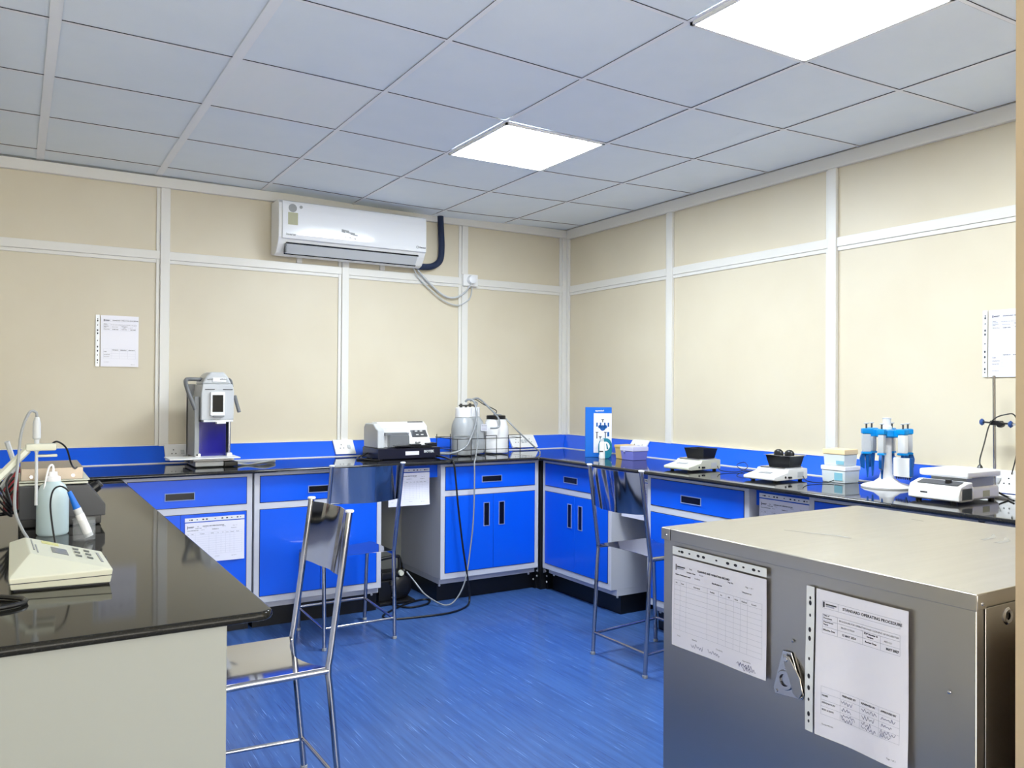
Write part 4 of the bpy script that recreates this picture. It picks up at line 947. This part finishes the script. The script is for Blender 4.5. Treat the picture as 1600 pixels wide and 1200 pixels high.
bm = BM(); lathe(bm, [(0, .0), (.0045, .0), (.0045, .16), (.007, .165), (.007, .20), (.011, .205), (.011, .25), (.007, .268), (0, .27)], (0, 0, 0), 18); obj('body', bm, LGREYP, t)
GE = t
bm = BM(); tube(bm, [(-3.681, -2.40, 1.248), (-3.684, -2.40, 1.264), (-3.702, -2.41, 1.262), (-3.722, -2.42, 1.2), (-3.730, -2.44, 1.1), (-3.736, -2.50, 1.04), (-3.735, -2.60, .99), (-3.718, -2.68, .95), (-3.704, -2.72, .925), (-3.715, -2.78, .91)], .004, 8, 6)
under(obj('electrode_cable', bm, GREYP), GE)
# dry bath / hotplate
t = thing('dry_bath', 'charcoal dry bath with a metal block behind the wash bottle', 'heater', (-3.725, -2.20, LZ))
bm = BM(); prism(bm, [(0, .03), (.252, .03), (.252, .068), (.20, .135), (0, .14)], 'y', 0, .36, .003, 2); db = obj('housing', bm, DGREY, t)
bm = BM(); box(bm, .004, .24, .006, .35, .003, .031, .003); obj('recess', bm, BLKP, t)
bm = BM(); box(bm, .0, .20, .01, .34, .140, .147, .002); box(bm, .0, .205, .01, .34, .150, .155, .002); obj('rim_plates', bm, OFFW, t)
bm = BM(); box(bm, .005, .185, .02, .33, .155, .195, .002); bl = obj('metal_block', bm, WARMSTEEL, t)
bm = BM()
for x in (.035, .155): cyl(bm, (x, .017, .168), .005, .004, 'y', 12)
obj('screws', bm, STEEL, bl)
for (yy) in (.16,):
    bm = BM(); lathe(bm, [(0, 0), (.020, 0), (.018, .02), (0, .021)], (0, 0, 0), 18); k = obj('knob', bm, BLKP, t); k.location = (.226, yy, .105); k.rotation_euler = (0, math.radians(52), 0)
    bm = BM(); cyl(bm, (0, 0, .02), .014, .012, 'z', 14, .002); obj('knob_cap', bm, DGREY, k)
for (x, y) in ((.02, .03), (.22, .03), (.02, .33), (.22, .33)):
    bm = BM(); cyl(bm, (x, y, 0), .012, .005, 'z', 12); obj('foot', bm, BLKP, t)
# wash bottle
t = thing('wash_bottle', 'translucent wash bottle with pale blue liquid and bent nozzle', 'bottle', (-3.634, -2.335, LZ))
bm = BM(); lathe(bm, [(0, 0), (.041, 0), (.0455, .006), (.0455, .115), (.043, .135), (.034, .155), (.021, .166), (.019, .172), (0, .172)], (0, 0, 0), 32); obj('body', bm, LIQ, t)
bm = BM(); lathe(bm, [(.020, .166), (.0215, .168), (.0215, .180), (.013, .184), (.012, .196), (0, .198)], (0, 0, 0), 24); obj('cap', bm, HDPEW, t)
bm = BM(); tube(bm, [(.0, 0, .19), (.0, 0, .212), (-.006, -.004, .218), (-.013, -.01, .208), (-.021, -.02, .170), (-.027, -.03, .13)], .0042, 10, 6, r1=.002); obj('nozzle', bm, HDPEW, t)
# beaker and blue electrode
t = thing('beaker', 'small clear beaker holding the blue topped electrode', 'beaker', (-3.556, -2.50, LZ))
bm = BM(); lathe(bm, [(0, 0), (.029, 0), (.031, .003), (.031, .062), (.033, .065), (.0295, .064), (.0295, .004), (0, .003)], (0, 0, 0), 28); obj('glass_wall', bm, GLASSY, t)
t = thing('blue_electrode', 'electrode with a bright blue cap leaning in the small beaker', 'electrode', (-3.552, -2.505, LZ+.007))
def leanp(s_, o=0): return (-.058*s_+.012, .012*s_, .145*s_)
bm = BM(); tube(bm, [leanp(.03), leanp(.62)], .0115, 14); obj('body', bm, LGREYP, t)
bm = BM(); tube(bm, [leanp(.10), leanp(.5)], .0125, 14); obj('paper_wrap', bm, WHITE, t)
bm = BM(); tube(bm, [leanp(.62), leanp(.78), leanp(.98)], .011, 14, 3, r1=.006); obj('blue_cap', bm, CARTB, t)
BE = t
bm = BM(); tube(bm, [(-3.597, -2.495, 1.025), (-3.605, -2.495, 1.036), (-3.622, -2.50, 1.045), (-3.640, -2.52, 1.035), (-3.648, -2.56, 1.0), (-3.645, -2.62, .95), (-3.640, -2.68, .91), (-3.64, -2.74, .90), (-3.645, -2.80, .90)], .0026, 8, 6)
under(obj('electrode_cable', bm, BLKP), BE)
bm = BM(); tube(bm, [(-3.64, -2.385, 1.165), (-3.625, -2.385, 1.172), (-3.60, -2.37, 1.15), (-3.585, -2.34, 1.10), (-3.57, -2.25, 1.075), (-3.56, -2.2, 1.074)], .0028, 8, 6)
tag(obj('probe_cable', bm, BLKP), 'short black cable from the cream holder to the metal block', 'cable')
bm = BM()
for q in range(4):
    z0 = .99+.02*q
    tube(bm, [(-3.82, -2.2+.02*q, z0), (-3.775, -2.26, z0-.03), (-3.745, -2.24, z0-.06-.01*q), (-3.76, -2.20, z0-.02), (-3.74, -2.12, z0+.01)], .0035, 8, 5)
tube(bm, [(-3.82, -2.24, .94), (-3.77, -2.22, .935), (-3.727, -2.17, .935)], .006, 8, 4)
tag(obj('cable_bundle', bm, BLKP), 'tangle of black cables at the left of the charcoal dry bath', 'cable')
bm = BM(); tube(bm, [(-3.86, -3.12, LZ+.02), (-3.80, -3.16, LZ+.008), (-3.735, -3.215, LZ+.006), (-3.715, -3.25, LZ+.006), (-3.735, -3.285, LZ+.006), (-3.80, -3.30, LZ+.006), (-3.9, -3.28, LZ+.006)], .0055, 8, 6)
under(obj('power_cord', bm, BLKP), PM)
t = thing('tube_rack', 'dark red and white rack at the back of the left bench', 'rack', (-3.76, -1.05, LZ))
bm = BM(); box(bm, -.02, .10, 0, .12, 0, .10, .006); box(bm, .13, .18, .02, .10, 0, .11, .006); obj('red_body', bm, RED, t)
bm = BM(); box(bm, .05, .13, -.01, .08, 0, .11, .004); obj('white_body', bm, WHITE, t)
